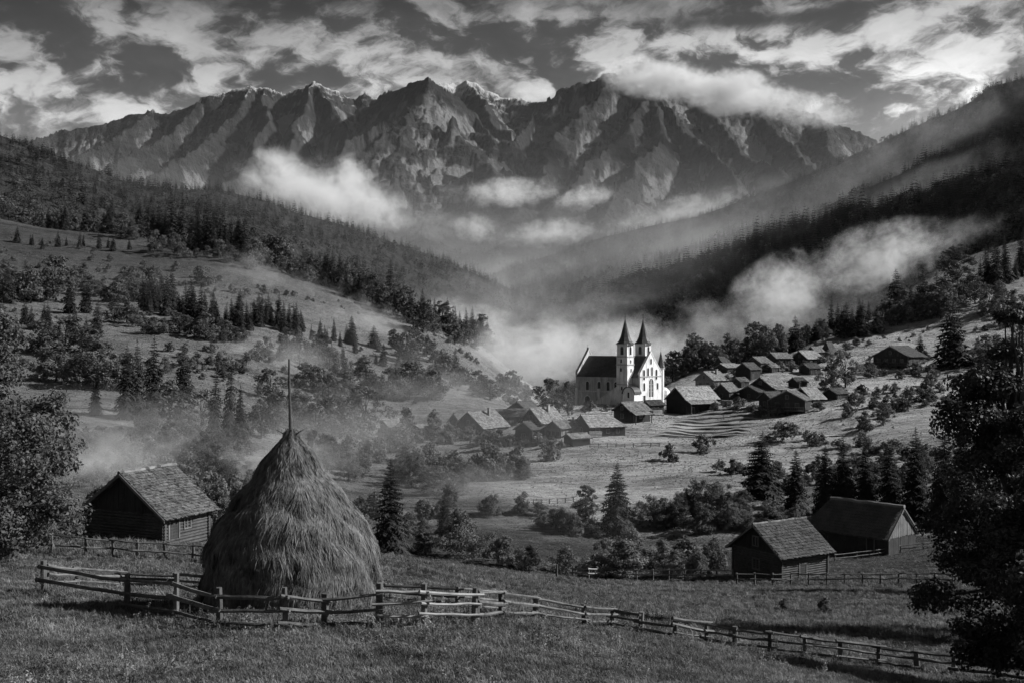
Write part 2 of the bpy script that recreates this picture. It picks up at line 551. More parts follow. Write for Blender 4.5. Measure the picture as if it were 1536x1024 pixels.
# ------------------------------------------------------------------ near ground: surveyed spot heights -> one sheet
CTRL = {
    -400: [(25, 1000), (60, 830), (120, 740), (240, 560), (400, 400), (700, 220), (1400, 350)],
    0: [(25, 1015), (40, 893), (60, 850), (75, 826), (90, 806), (130, 752), (180, 690), (240, 630), (330, 545), (400, 490), (480, 445), (560, 405), (680, 350), (740, 330), (1000, 420), (1400, 540)],
    200: [(25, 1020), (40, 908), (60, 860), (80, 820), (95, 797), (130, 765), (180, 700), (240, 640), (330, 555), (420, 500), (520, 450), (600, 410), (680, 375), (740, 352), (1000, 430), (1400, 545)],
    380: [(25, 1024), (34, 928), (60, 870), (80, 838), (100, 818), (130, 800), (170, 745), (230, 680), (300, 610), (380, 550), (460, 500), (540, 455), (620, 418), (690, 390), (900, 450), (1400, 560)],
    560: [(25, 1028), (34, 933), (60, 872), (80, 840), (95, 830), (130, 838), (180, 768), (230, 720), (300, 660), (380, 610), (440, 570), (520, 520), (590, 480), (650, 452), (900, 530), (1400, 580)],
    700: [(25, 1034), (34, 940), (50, 904), (75, 868), (100, 846), (130, 850), (170, 790), (220, 735), (270, 690), (310, 655), (370, 618), (440, 588), (520, 553), (590, 527), (650, 510), (700, 503), (900, 570), (1400, 600)],
    850: [(25, 1045), (45, 940), (60, 912), (80, 890), (110, 868), (125, 863), (150, 852), (170, 802), (215, 740), (260, 692), (290, 656), (330, 617), (345, 609), (400, 628), (600, 640), (1000, 610), (1400, 605)],
    1050: [(25, 1065), (45, 966), (60, 935), (80, 905), (110, 877), (130, 865), (160, 830), (190, 770), (230, 715), (270, 680), (300, 655), (340, 615), (375, 582), (410, 564), (440, 554), (520, 585), (700, 610), (1000, 610), (1400, 605)],
    1250: [(25, 1090), (45, 988), (60, 950), (85, 910), (115, 878), (150, 832), (180, 785), (230, 715), (280, 657), (320, 617), (360, 587), (400, 560), (440, 540), (480, 515), (510, 500), (600, 525), (800, 545), (1400, 560)],
    1400: [(25, 1110), (45, 1008), (60, 960), (90, 905), (120, 870), (150, 823), (190, 765), (240, 690), (290, 632), (340, 592), (400, 556), (440, 530), (480, 492), (530, 450), (570, 425), (620, 412), (800, 440), (1400, 520)],
    1536: [(25, 1120), (45, 1015), (60, 965), (90, 905), (120, 865), (150, 815), (190, 750), (240, 680), (300, 612), (380, 552), (440, 500), (500, 450), (560, 410), (620, 378), (680, 362), (900, 410), (1400, 480)],
    1900: [(25, 1130), (60, 960), (120, 840), (200, 690), (300, 560), (400, 480), (600, 330), (1400, 350)],
}
cp = []
for p_, l_ in CTRL.items():
    cp += [(p_, 9, (CY - 1380) / F)]
    cp += [(p_, d_, (CY - y_) / F) for d_, y_ in l_]
cp = np.array(cp)
S1, S2 = 300.0, 1.9


def tps(u, v, P):
    r2 = (u[:, None] - P[None, :, 0]) ** 2 + (v[:, None] - P[None, :, 1]) ** 2
    return 0.5 * r2 * np.log(r2 + 1e-9)


P2 = np.stack([cp[:, 0] / S1, np.log(cp[:, 1]) * S2], 1)
n_ = len(P2)
A = np.zeros((n_ + 3, n_ + 3))
A[:n_, :n_] = tps(P2[:, 0], P2[:, 1], P2) + np.eye(n_) * 0.004
A[:n_, n_] = 1; A[:n_, n_ + 1:] = P2; A[n_, :n_] = 1; A[n_ + 1:, :n_] = P2.T
W_ = np.linalg.solve(A, np.concatenate([cp[:, 2], [0, 0, 0]]))
gpx = np.linspace(-560, 2100, 620)
gld = np.linspace(math.log(9), math.log(1500), 460)
GD = np.exp(gld)
TT = np.zeros((len(gld), len(gpx)))
for i, ld in enumerate(gld):
    u = gpx / S1; v = np.full_like(u, ld * S2)
    TT[i] = tps(u, v, P2) @ W_[:n_] + W_[n_] + W_[n_ + 1] * u + W_[n_ + 2] * v
GX = (gpx[None, :] - CX) / F * GD[:, None]
GY = np.repeat(GD[:, None], len(gpx), 1)
GZ = TT * GD[:, None]
amp_ = np.clip((GD[:, None] - 30) / 300, 0, 1)
plot = 1 - .92 * np.exp(-(((gpx[None] - 1090) / 75) ** 4 + ((GD[:, None] - 315) / 26) ** 4))      # the terraced plot is even
GZ = GZ + plot * (fbm(GX / 80, GY / 60, 3, 4) * 2.6 * amp_ + fbm(GX / 26, GY / 13, 8, 5) * (0.16 + 1.5 * amp_)) + fbm(GX / 3.0, GY / 3.0, 5, 3) * 0.07
# sheep tracks: little steps along the contours
ph = GZ / 1.7 + fbm(GX / 40, GY / 40, 12, 3) * 1.5
GZ = GZ + plot * np.clip((GD[:, None] - 120) / 100, 0, 1) * .30 * (np.abs((ph % 1.0) - .5) * 2 - .5)
TT = GZ / GD[:, None]
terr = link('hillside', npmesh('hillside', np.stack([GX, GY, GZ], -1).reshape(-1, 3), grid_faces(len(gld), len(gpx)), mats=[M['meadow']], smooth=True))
tag(terr, kind='structure')


def gz_px(px, D):
    """height of the ground at photo column px and distance D"""
    a = (np.asarray(px, float) - gpx[0]) / (gpx[1] - gpx[0]); b = (np.log(np.asarray(D, float)) - gld[0]) / (gld[1] - gld[0])
    a = np.clip(a, 0, len(gpx) - 1.001); b = np.clip(b, 0, len(gld) - 1.001)
    i = a.astype(int); j = b.astype(int); fa = a - i; fb = b - j
    return (GZ[j, i] * (1 - fa) + GZ[j, i + 1] * fa) * (1 - fb) + (GZ[j + 1, i] * (1 - fa) + GZ[j + 1, i + 1] * fa) * fb


def gz(x, y):
    return gz_px(CX + F * np.asarray(x) / np.asarray(y), y)


def hit(px, py, dmin=14.0):
    """distance at which the sight line through a photo pixel meets the ground"""
    t = (CY - py) / F
    ds = np.exp(np.linspace(math.log(dmin), math.log(1450), 900))
    tt = gz_px(np.full_like(ds, px), ds) / ds
    k = np.nonzero(tt >= t)[0]
    if len(k) == 0:
        k = [int(np.argmax(tt))]
    return float(ds[k[0]])


def at(px, D, dz=0.0):
    return Vector(((px - CX) / F * D, D, float(gz_px(px, D)) + dz))


# ------------------------------------------------------------------ far ground: floor, wooded ridges, mountains
fl = npmesh('valley_floor', [(-14000, -400, -120), (14000, -400, -120), (14000, 16000, -120), (-14000, 16000, -120)], [(0, 1, 2, 3)], mats=[M['valley']])
tag(link('valley_floor', fl), kind='structure')


def interp(pts, x):
    a = np.array(pts, float)
    return [np.interp(x, a[:, 0], a[:, k]) for k in range(1, a.shape[1])]


FOREST_PTS = []


def ridge(nm, crest, foot, seed, rough=0.07, prof=0.9, back=700):
    """crest: (px, py, D); foot: (px, D, z)"""
    pxs = np.linspace(crest[0][0], crest[-1][0], 420)
    py, Dc = interp(crest, pxs)
    Df, zf = interp(foot, pxs)
    zc = (CY - py) / F * Dc
    s = np.concatenate([np.linspace(0, 1, 90), 1 + np.linspace(0.02, 1, 26)])
    S = s[:, None]
    D = np.where(S <= 1, Df + (Dc - Df) * S, Dc + back * (S - 1))
    X = (pxs[None] - CX) / F * D
    up = np.clip(S, 0, 1)
    Z = np.where(S <= 1, zf + (zc - zf) * up ** prof, zc - (zc + 60) * (S - 1) ** 1.2 * .8)
    env = np.where(S <= 1, np.sin(np.pi * up ** 1.2) * .9 + 0.06, 0.3)
    Z = Z + env * (zc - zf) * (rough * 2.2 * (ridged(X / 420 + D / 2600, D / 900 - X / 2500, seed, 5) - .35) + rough * fbm(X / 130, D / 130, seed + 3, 4))
    o = link(nm, npmesh(nm, np.stack([X, D, Z], -1).reshape(-1, 3), grid_faces(len(s), len(pxs)), mats=[M['forest_floor']], smooth=True))
    tag(o, kind='structure')
    return pxs, s, X, D, Z


RL = ridge('wooded_ridge', [(-420, 60, 1700), (-200, 140, 1700), (0, 203, 1750), (60, 224, 1780), (120, 246, 1800), (200, 278, 1850), (260, 284, 1900), (330, 286, 1950), (400, 302, 2000), (440, 318, 2050), (520, 340, 2100), (600, 368, 2200), (660, 390, 2250), (740, 422, 2350), (800, 450, 2450), (860, 480, 2500), (960, 530, 2600)],
           [(-420, 1000, 20), (400, 1050, -40), (960, 1700, -60)], 21)
R1 = ridge('dark_wooded_ridge', [(760, 500, 1900), (800, 478, 1850), (868, 452, 1750), (943, 424, 1650), (1018, 398, 1550), (1118, 374, 1450), (1203, 342, 1350), (1268, 322, 1290), (1343, 304, 1230), (1398, 286, 1190), (1468, 270, 1140), (1536, 252, 1080), (1700, 200, 1000), (1950, 140, 950)],
           [(760, 1250, -70), (1100, 900, -60), (1536, 720, -10), (1950, 660, 40)], 33)
R2 = ridge('second_wooded_ridge', [(720, 470, 2500), (793, 452, 2450), (868, 428, 2400), (968, 397, 2300), (1068, 364, 2150), (1168, 336, 2050), (1208, 324, 2000), (1263, 298, 1950), (1318, 275, 1880), (1368, 254, 1820), (1418, 231, 1760), (1468, 215, 1700), (1536, 193, 1640), (1750, 120, 1550), (2000, 60, 1500)],
           [(720, 1800, -70), (1200, 1450, -40), (2000, 1150, 60)], 47)
R3 = ridge('high_wooded_ridge', [(640, 425, 3400), (700, 425, 3350), (768, 400, 3300), (818, 385, 3250), (893, 360, 3200), (968, 341, 3150), (1048, 325, 3050), (1118, 300, 2950), (1193, 270, 2850), (1268, 238, 2750), (1313, 218, 2700), (1368, 193, 2600), (1433, 166, 2500), (1458, 152, 2450), (1488, 131, 2400), (1536, 119, 2350), (1750, 60, 2200), (2000, 20, 2100)],
           [(640, 2500, -40), (1200, 2100, 0), (2000, 1700, 100)], 59)


def mountains():
    nc, nr = 1150, 430
    pxs = np.linspace(-380, 1900, nc)
    D = np.linspace(3300, 10200, nr)
    X = (pxs[None] - CX) / F * D[:, None]
    Y = np.repeat(D[:, None], nc, 1)
    wx = fbm(X / 800, Y / 800, 5, 5) * 200 + fbm(X / 170, Y / 170, 6, 4) * 34
    wy = fbm(X / 800 + 40, Y / 800, 9, 5) * 240 + fbm(X / 170 + 9, Y / 170, 7, 4) * 40

    def wp(p):
        px, py, d = p
        return ((px - CX) / F * d, d, (CY - py) / F * d)
    lines = [
        [(-380, 235, 7700), (-200, 230, 8100), (50, 205, 8500), (90, 196, 8700), (130, 190, 8700), (165, 180, 8700), (190, 171, 8700), (225, 164, 8700), (250, 171, 8700), (275, 164, 8700), (300, 154, 8700), (330, 140, 8700), (360, 134, 8700), (385, 129, 8700), (410, 134, 8700), (440, 141, 8800), (455, 137, 8700), (485, 125, 8600), (510, 138, 8700), (535, 147, 8800), (552, 140, 8800), (575, 149, 8800), (590, 141, 7900), (615, 125, 7400), (645, 113, 7200), (660, 121, 7200), (690, 142, 7350), (715, 165, 7500), (745, 192, 7300), (775, 232, 7000)],
        [(645, 125, 8900), (680, 127, 9200), (700, 120, 9200), (725, 129, 9200), (760, 147, 9200), (800, 151, 9100), (830, 150, 8800)],
        [(775, 225, 7100), (795, 185, 7700), (815, 152, 8000), (840, 127, 8000), (870, 121, 8000), (905, 107, 8000), (930, 116, 8000), (955, 128, 7900), (985, 116, 7900), (1020, 128, 7900), (1050, 140, 7900), (1100, 150, 7900), (1150, 158, 8000), (1180, 163, 8100), (1200, 166, 8200), (1230, 181, 8200), (1260, 191, 8300), (1290, 199, 8300), (1310, 210, 8300), (1360, 245, 8200), (1500, 290, 7800), (1900, 340, 7000)],
        [(645, 113, 7200), (612, 165, 6900), (560, 205, 6700), (500, 250, 6100), (440, 290, 5500)],
        [(645, 113, 7200), (650, 170, 6900), (630, 215, 6700), (600, 265, 6100), (570, 310, 5500)],
        [(660, 121, 7200), (690, 175, 6850), (700, 220, 6600), (740, 265, 6000), (770, 310, 5500)],
        [(905, 107, 8000), (870, 160, 7550), (838, 205, 7100), (800, 250, 6500), (785, 290, 6000)],
        [(968, 138, 7600), (930, 190, 7100), (890, 235, 6500), (850, 280, 5900), (820, 320, 5400)],
        [(968, 138, 7600), (985, 190, 7100), (960, 240, 6500), (930, 290, 5900), (920, 330, 5300)],
        [(968, 138, 7600), (1020, 190, 7200), (1075, 235, 6600), (1120, 275, 6000), (1160, 310, 5500)],
        [(985, 116, 7900), (968, 138, 7600)],
        [(1050, 140, 7900), (1085, 185, 7500), (1140, 225, 7000), (1200, 262, 6400)],
        [(1150, 158, 8000), (1190, 205, 7500), (1230, 240, 7000), (1290, 275, 6400)],
        [(1200, 166, 8200), (1240, 212, 7700), (1290, 250, 7200)],
        [(385, 129, 8700), (345, 180, 8200), (290, 215, 7700), (230, 245, 7100), (150, 285, 6400)],
        [(410, 134, 8700), (405, 185, 8100), (370, 235, 7400), (330, 285, 6600)],
        [(485, 125, 8600), (455, 180, 8100), (440, 225, 7500), (410, 262, 6900)],
        [(485, 125, 8600), (520, 180, 8200), (530, 215, 7700)],
        [(300, 154, 8700), (250, 200, 8200), (180, 235, 7600), (100, 275, 6800)],
        [(225, 164, 8700), (160, 210, 8200), (80, 250, 7500)],
        [(700, 120, 9200), (735, 165, 8600), (765, 195, 8000)],
    ]
    Z = np.full(X.shape, -200.0)
    Wd = np.full(X.shape, 500.0); Ws = np.zeros(X.shape)
    qx, qy = X + wx * .55, Y + wy * .6
    for li, ln in enumerate(lines):
        main = li in (0, 1, 2)
        s0 = li * 3777.0
        qx, qy = (X + wx * .45, Y + wy * .5) if main else (X + wx * .9, Y + wy * .9)
        for a, b in zip(ln[:-1], ln[1:]):
            a3, b3 = wp(a), wp(b)
            ex, ey = b3[0] - a3[0], b3[1] - a3[1]
            L2 = ex * ex + ey * ey
            t = np.clip(((qx - a3[0]) * ex + (qy - a3[1]) * ey) / L2, 0, 1)
            dx, dy = qx - a3[0] - t * ex, qy - a3[1] - t * ey
            d = np.sqrt(dx * dx + dy * dy)
            z = a3[2] + (b3[2] - a3[2]) * t
            if main:
                fall = 1.05 * d - 0.00020 * np.minimum(d, 1500) ** 2
            else:
                fall = 0.80 * d - 0.00012 * np.minimum(d, 1500) ** 2
            z = z - fall
            win = z > Z
            Z = np.where(win, z, Z); Wd = np.where(win, d, Wd); Ws = np.where(win, s0 + t * math.sqrt(L2), Ws)
            s0 += math.sqrt(L2)
    # ribs and gullies that run straight down from the crests, deeper the farther down
    rel = np.clip((Z - 150) / 600, 0, 1)
    wig = fbm(X / 260, Y / 260, 66, 5) * 190
    rib = ridged((Ws + wig) / 330, (Wd + wig) / 1300, 71, 5, .55)
    rib2 = ridged((Ws + wig * 1.6) / 95, (Wd + wig) / 420, 83, 4, .55)
    Z = Z - rel * (np.clip(Wd * .35, 0, 80) * (1 - rib) + np.clip(Wd * .5, 6, 44) * (1 - rib2)) + rel * fbm(X / 42, Y / 42, 31, 6, .7) * 26
    Z = Z + rel * np.minimum(0, ridged(qx / 330, qy / 360, 14, 6, .6) - .62) * np.clip(Wd * .5, 0, 110)
    Z = Z + rel * 10 * (np.abs(((Z / 70 + fbm(X / 300, Y / 300, 41, 3)) % 1) - .5) * 4 - 1)       # rock bands
    scree = np.clip((1 - rib2) * 1.15 - .28, 0, 1) * np.clip(Wd / 120, 0, 1) * rel + np.clip((1 - rib) - .55, 0, 1) * .8
    # rolling wooded foothills
    tb = np.interp(D, [3300, 4200, 5000, 5800, 7000, 10200], [0.040, 0.070, 0.096, 0.112, 0.10, 0.02])[:, None]
    dip = np.exp(-((pxs - 780) / 260) ** 2)[None] * 0.010
    B = (tb - dip) * Y + (ridged(X / 900, Y / 800, 91, 5) - .4) * 230 + fbm(X / 170, Y / 170, 44, 4) * 35
    k = 60.0
    Z = np.logaddexp(Z / k, B / k) * k
    me = npmesh('mountains', np.stack([X, Y, Z], -1).reshape(-1, 3), grid_faces(nr, nc), mats=[M['mountain']], smooth=True)
    at_ = me.attributes.new('scree', 'FLOAT', 'POINT'); at_.data.foreach_set('value', scree.astype(np.float32).ravel())
    tag(link('mountains', me), kind='structure')
    return X, Y, Z


MX, MY, MZ = mountains()

# ------------------------------------------------------------------ vegetation prototypes (unit height 1)
def rng_(seed):
    return np.random.default_rng(seed)


def spruce_crown(seed, levels, per, seg, width=0.2, base=0.10, droop=0.55, bare=0.0, fat=.48):
    g = rng_(seed)
    V, T = [], []
    k = 0
    for i in range(levels):
        f = i / (levels - 1.0)
        z = base + (0.985 - base) * f ** 0.93
        Lb = width * ((1 - f) ** 0.82 * 0.98 + 0.03)
        if f < 0.12:
            Lb *= 0.72 + 2.2 * f
        nb = max(4, int(per * (1 - 0.45 * f)))
        off = g.random() * 6.28
        for j in range(nb):
            if g.random() < bare:
                continue
            a = off + 6.2832 * (j + g.uniform(-.35, .35)) / nb
            L = Lb * g.uniform(0.62, 1.14)
            o = np.array([math.cos(a), math.sin(a), 0.0]); sd_ = np.array([-o[1], o[0], 0.0])
            up = 0.55 * f - 0.18; zz = z + g.uniform(-.012, .012)
            s = np.linspace(0.04, 1, seg + 1)
            P = o[None] * (L * s)[:, None]
            P[:, 2] = zz + L * (up * s - droop * s ** 2 * (1 - .6 * f) + 0.30 * np.maximum(0, s - .72))
            wd = L * fat * (0.40 + 0.9 * s) * (1.06 - s) ** .7 + 0.005
            for q in range(seg):
                p0, p1 = P[q], P[q + 1]
                for sg in (-1, 1):
                    ww = wd[q] * g.uniform(.7, 1.3)
                    tip = p1 + sd_ * sg * ww + o * ww * .55 + np.array([0, 0, -ww * g.uniform(.25, .75)])
                    V += [p0, p1, tip]; T.append((k, k + 1, k + 2)); k += 3
                # hanging twigs under the bough
                ww = wd[q] * g.uniform(.5, 1.1)
                tip = (p0 + p1) / 2 + np.array([0, 0, -ww * 1.0]) + sd_ * g.uniform(-.3, .3) * ww
                V += [p0, p1, tip]; T.append((k, k + 1, k + 2)); k += 3
    # leader
    V += [(0.006, 0, .93), (-.006, 0.003, .93), (0, 0, 1.0)]; T.append((k, k + 1, k + 2))
    return np.array(V), np.array(T)


def spruce_trunk(r=0.012, n=7, name='trunk'):
    b = MB(); b.tube([(0, 0, -0.03), (0, 0, 0.06), (0.002, 0, .5), (0, 0, 0.96)], [r * 1.25, r, r * .6, r * .12], n)
    return b.mesh(name, M['bark'])


def diamonds(P, N, size, g, asp=0.55):
    """leaf quads at P facing roughly N"""
    n = len(P)
    N = N + g.normal(0, .55, (n, 3)); N /= np.linalg.norm(N, axis=1)[:, None] + 1e-9
    a = np.cross(N, g.normal(0, 1, (n, 3))); a /= np.linalg.norm(a, axis=1)[:, None] + 1e-9
    b = np.cross(N, a)
    s = (size * g.uniform(.6, 1.35, n))[:, None]
    V = np.stack([P - a * s, P + b * s * asp - a * s * .1, P + a * s, P - b * s * asp - a * s * .1], 1).reshape(-1, 3)
    V[2::4] += N * s * -.25
    return V, np.arange(4 * n).reshape(-1, 4)


def broad_crown(seed, leaves, leaf, lobes=16, w=0.36, z0=0.22, gap=0.5, top=0.93, flat=0.72, sub=7, cone=False):
    """leaf clumps spread through lobes; unit height. returns mesh arrays and lobe centres"""
    g = rng_(seed)
    C, RR = [], []
    for i in range(lobes):
        zf = (i + .5) / lobes
        prof = math.sin(math.pi * min(1, (zf * .86 + .17))) ** 0.6
        if cone:
            zf = (math.floor(i / 6) + .35) / (lobes / 6); prof = 1.45 * (1.02 - zf) ** .8
        a = g.uniform(0, 6.28); rr = w * prof * g.uniform(.25, .85)
        C.append((rr * math.cos(a), rr * math.sin(a), z0 + (top - z0 - .07) * zf)); RR.append(w * g.uniform(.34, .58) * (0.75 + .4 * (1 - zf)) * ((.75 if zf < .8 else .4) if cone else 1))
    C = np.array(C); RR = np.array(RR)
    # sub-clumps on the shells of the lobes
    SC, SR, SN = [], [], []
    for c, r in zip(C, RR):
        d = g.normal(0, 1, (sub, 3)); d[:, 2] += .25; d /= np.linalg.norm(d, axis=1)[:, None]
        SC.append(c + d * (r * g.uniform(.55, 1.05, sub))[:, None] * np.array([1, 1, flat])); SR.append(r * g.uniform(.22, .5, sub)); SN.append(d)
    SC = np.concatenate(SC); SR = np.concatenate(SR); SN = np.concatenate(SN)
    pick = g.choice(len(SC), leaves, p=(SR ** 1.6) / (SR ** 1.6).sum())
    d = g.normal(0, 1, (leaves, 3)); d /= np.linalg.norm(d, axis=1)[:, None]
    P = SC[pick] + d * (SR[pick] * g.uniform(.15, 1.0, leaves) ** .6)[:, None] * np.array([1, 1, .8])
    N = d * .5 + SN[pick] * .5 + np.array([0, 0, .35])
    V, Q = diamonds(P, N, leaf, g)
    return V, Q, C, SC


def broad_trunk(C, r=0.022, fork=0.26, name='trunk', seed=1, SC=None, twigs=0):
    b = MB(); g = random.Random(seed)
    b.tube([(0, 0, -.03), (0, 0, .05), (g.uniform(-.01, .01), g.uniform(-.01, .01), fork)], [r * 1.35, r, r * .8], 8, jit=.2)
    b.tube([(0, 0, fork - .02), (.01, .01, fork + .2), (0, .01, .8)], [r * .78, r * .45, r * .1], 6)
    for c in C:
        z = max(fork * .8, min(c[2] - .12, fork + .35 * g.random()))
        m = (c[0] * .5 + g.uniform(-.02, .02), c[1] * .5 + g.uniform(-.02, .02), z + (c[2] - z) * .62)
        b.tube([(0, 0, z), m, tuple(c)], [r * .45, r * .26, r * .07], 5)
    if SC is not None:
        for s in SC[:twigs]:
            c = C[int(np.argmin(((C - s) ** 2).sum(1)))]
            b.tube([tuple(c), tuple((c + s) / 2 + np.array([0, 0, .006])), tuple(s)], [r * .12, r * .08, r * .03], 4)
    return b.mesh(name, M['bark'])


SPR = {}      # spruce variants: near / mid
for q, (lv, per, sg) in {'near': (40, 13, 5), 'mid': (26, 11, 3)}.items():
    SPR[q] = []
    for i, (wd, bs, dr) in enumerate([(0.215, .03, .55), (0.18, .05, .7), (0.25, .02, .5), (.155, .03, .6)]):
        V, T = spruce_crown(100 + i + len(q), lv, per, sg, wd, bs, dr, bare=0.05, fat=.46 if q == 'near' else .66)
        SPR[q].append((npmesh('spruce_crown', V, None, T, [M['needle']]), spruce_trunk(), wd))
BRD = {}
for q, (lv, lf, sb) in {'near': (11000, .0145, 12), 'mid': (3200, .026, 9)}.items():
    BRD[q] = []
    for i in range(5):
        V, Q, C, SC = broad_crown(200 + i + len(q), lv, lf, lobes=(15, 18, 13, 20, 16)[i], w=(.40, .33, .46, .30, .38)[i], z0=(.10, .13, .10, .08, .05)[i], sub=sb)
        BRD[q].append((npmesh('broadleaf_crown', V, Q, None, [M['leaf']]), broad_trunk(C, seed=i), (.40, .33, .46, .30, .38)[i]))
BUSH = {}
for q, (lv, lf, sb) in {'near': (9000, .024, 11), 'mid': (2000, .048, 8)}.items():
    BUSH[q] = []
    for i in range(4):
        V, Q, C, SC = broad_crown(300 + i + len(q), lv, lf, lobes=(12, 15, 10, 14)[i], w=(.55, .62, .7, .5)[i], z0=.08, sub=sb, top=.9, flat=.8)
        BUSH[q].append((npmesh('bush', V, Q, None, [M['leaf_bush']]), None, (.55, .62, .7, .5)[i]))

ORD = ['first', 'second', 'third', 'fourth', 'fifth', 'sixth', 'seventh', 'eighth', 'ninth', 'tenth', 'eleventh', 'twelfth', 'thirteenth', 'fourteenth', 'fifteenth',
       'sixteenth', 'seventeenth', 'eighteenth', 'nineteenth', 'twentieth', 'twenty-first', 'twenty-second', 'twenty-third', 'twenty-fourth', 'twenty-fifth', 'twenty-sixth',
       'twenty-seventh', 'twenty-eighth', 'twenty-ninth', 'thirtieth']
NTREE = 0


def plant(kind, px, ytop, D, wpx, label, group=None, near=None, lib=None, dark=False):
    """one tree or bush standing on the ground at (px, D), reaching up to photo row ytop"""
    global NTREE
    NTREE += 1
    p = at(px, D)
    h = (CY - ytop) / F * D - p.z
    h = max(h, 1.0)
    if near is None:
        near = D < 240
    q = 'near' if near else 'mid'
    L = {'spruce': SPR, 'broadleaf': BRD, 'bush': BUSH}[kind][q]
    if wpx:
        want = wpx / 2 / F * D / h
        L = sorted(L, key=lambda e: abs(e[2] - want) + rnd.random() * .08)
        e = L[0]
        sx = max(.6, min(1.8, want / e[2]))
    else:
        e = rnd.choice(L); sx = rnd.uniform(.85, 1.2)
    nm = {'spruce': 'spruce_tree', 'broadleaf': 'broadleaf_tree', 'bush': 'bush'}[kind]
    rz = rnd.uniform(0, 6.28)
    sink = 0.03 * h if kind == 'bush' else 0.0
    if kind == 'bush':
        o = link(nm, e[0]); o.location = p - Vector((0, 0, sink)); o.rotation_euler = (0, 0, rz); o.scale = (h * sx, h * sx, h)
    else:
        o = empty(nm, p, rz, (h * sx, h * sx, h))
        o.rotation_euler = (rnd.gauss(0, .022), rnd.gauss(0, .022), rz)
        link('trunk', e[1], o)
        link('crown', e[0], o)
    tag(o, label, {'spruce': 'tree', 'broadleaf': 'tree', 'bush': 'bush'}[kind], group)
    return o


def cluster(kind, line, n, hpx, where, group, adj, wr=None, jit=8, near=None, ends='from the west end'):
    """n plants along a polyline of photo base points [(px, ybase)], heights in photo pixels"""
    seg = [math.dist(a, b) for a, b in zip(line[:-1], line[1:])]
    tot = sum(seg)
    items = []
    for i in range(n):
        s = (i + rnd.uniform(.1, .9)) / n * tot
        for a, b, L in zip(line[:-1], line[1:], seg):
            if s <= L:
                break
            s -= L
        f = s / L
        px = a[0] + (b[0] - a[0]) * f + rnd.uniform(-3, 3); py = a[1] + (b[1] - a[1]) * f + rnd.uniform(-jit, jit)
        items.append((px, py))
    items.sort()
    noun = {'spruce': 'spruce', 'broadleaf': 'leafy tree', 'bush': 'bush'}[kind]
    for i, (px, py) in enumerate(items):
        D = hit(px, py)
        h = rnd.uniform(*hpx) * {'spruce': 1.0, 'broadleaf': 1.22, 'bush': 1.15}[kind] * rnd.choice((.72, .9, 1.0, 1.1, 1.3))
        base = CY - F * float(gz_px(px, D)) / D
        plant(kind, px, base - h, D, h * rnd.uniform(*wr) if wr else None,
              f'{adj} {noun} {where}, {ORD[i]} from the left', group, near)


# --- trees one can tell apart: photo column, top row, base row (or D=distance), width
def tree(kind, px, ytop, base, wpx, label, group=None, D=None, near=None):
    if D is None:
        D = hit(px, base)
    return plant(kind, px, ytop, D, wpx, label, group, near)


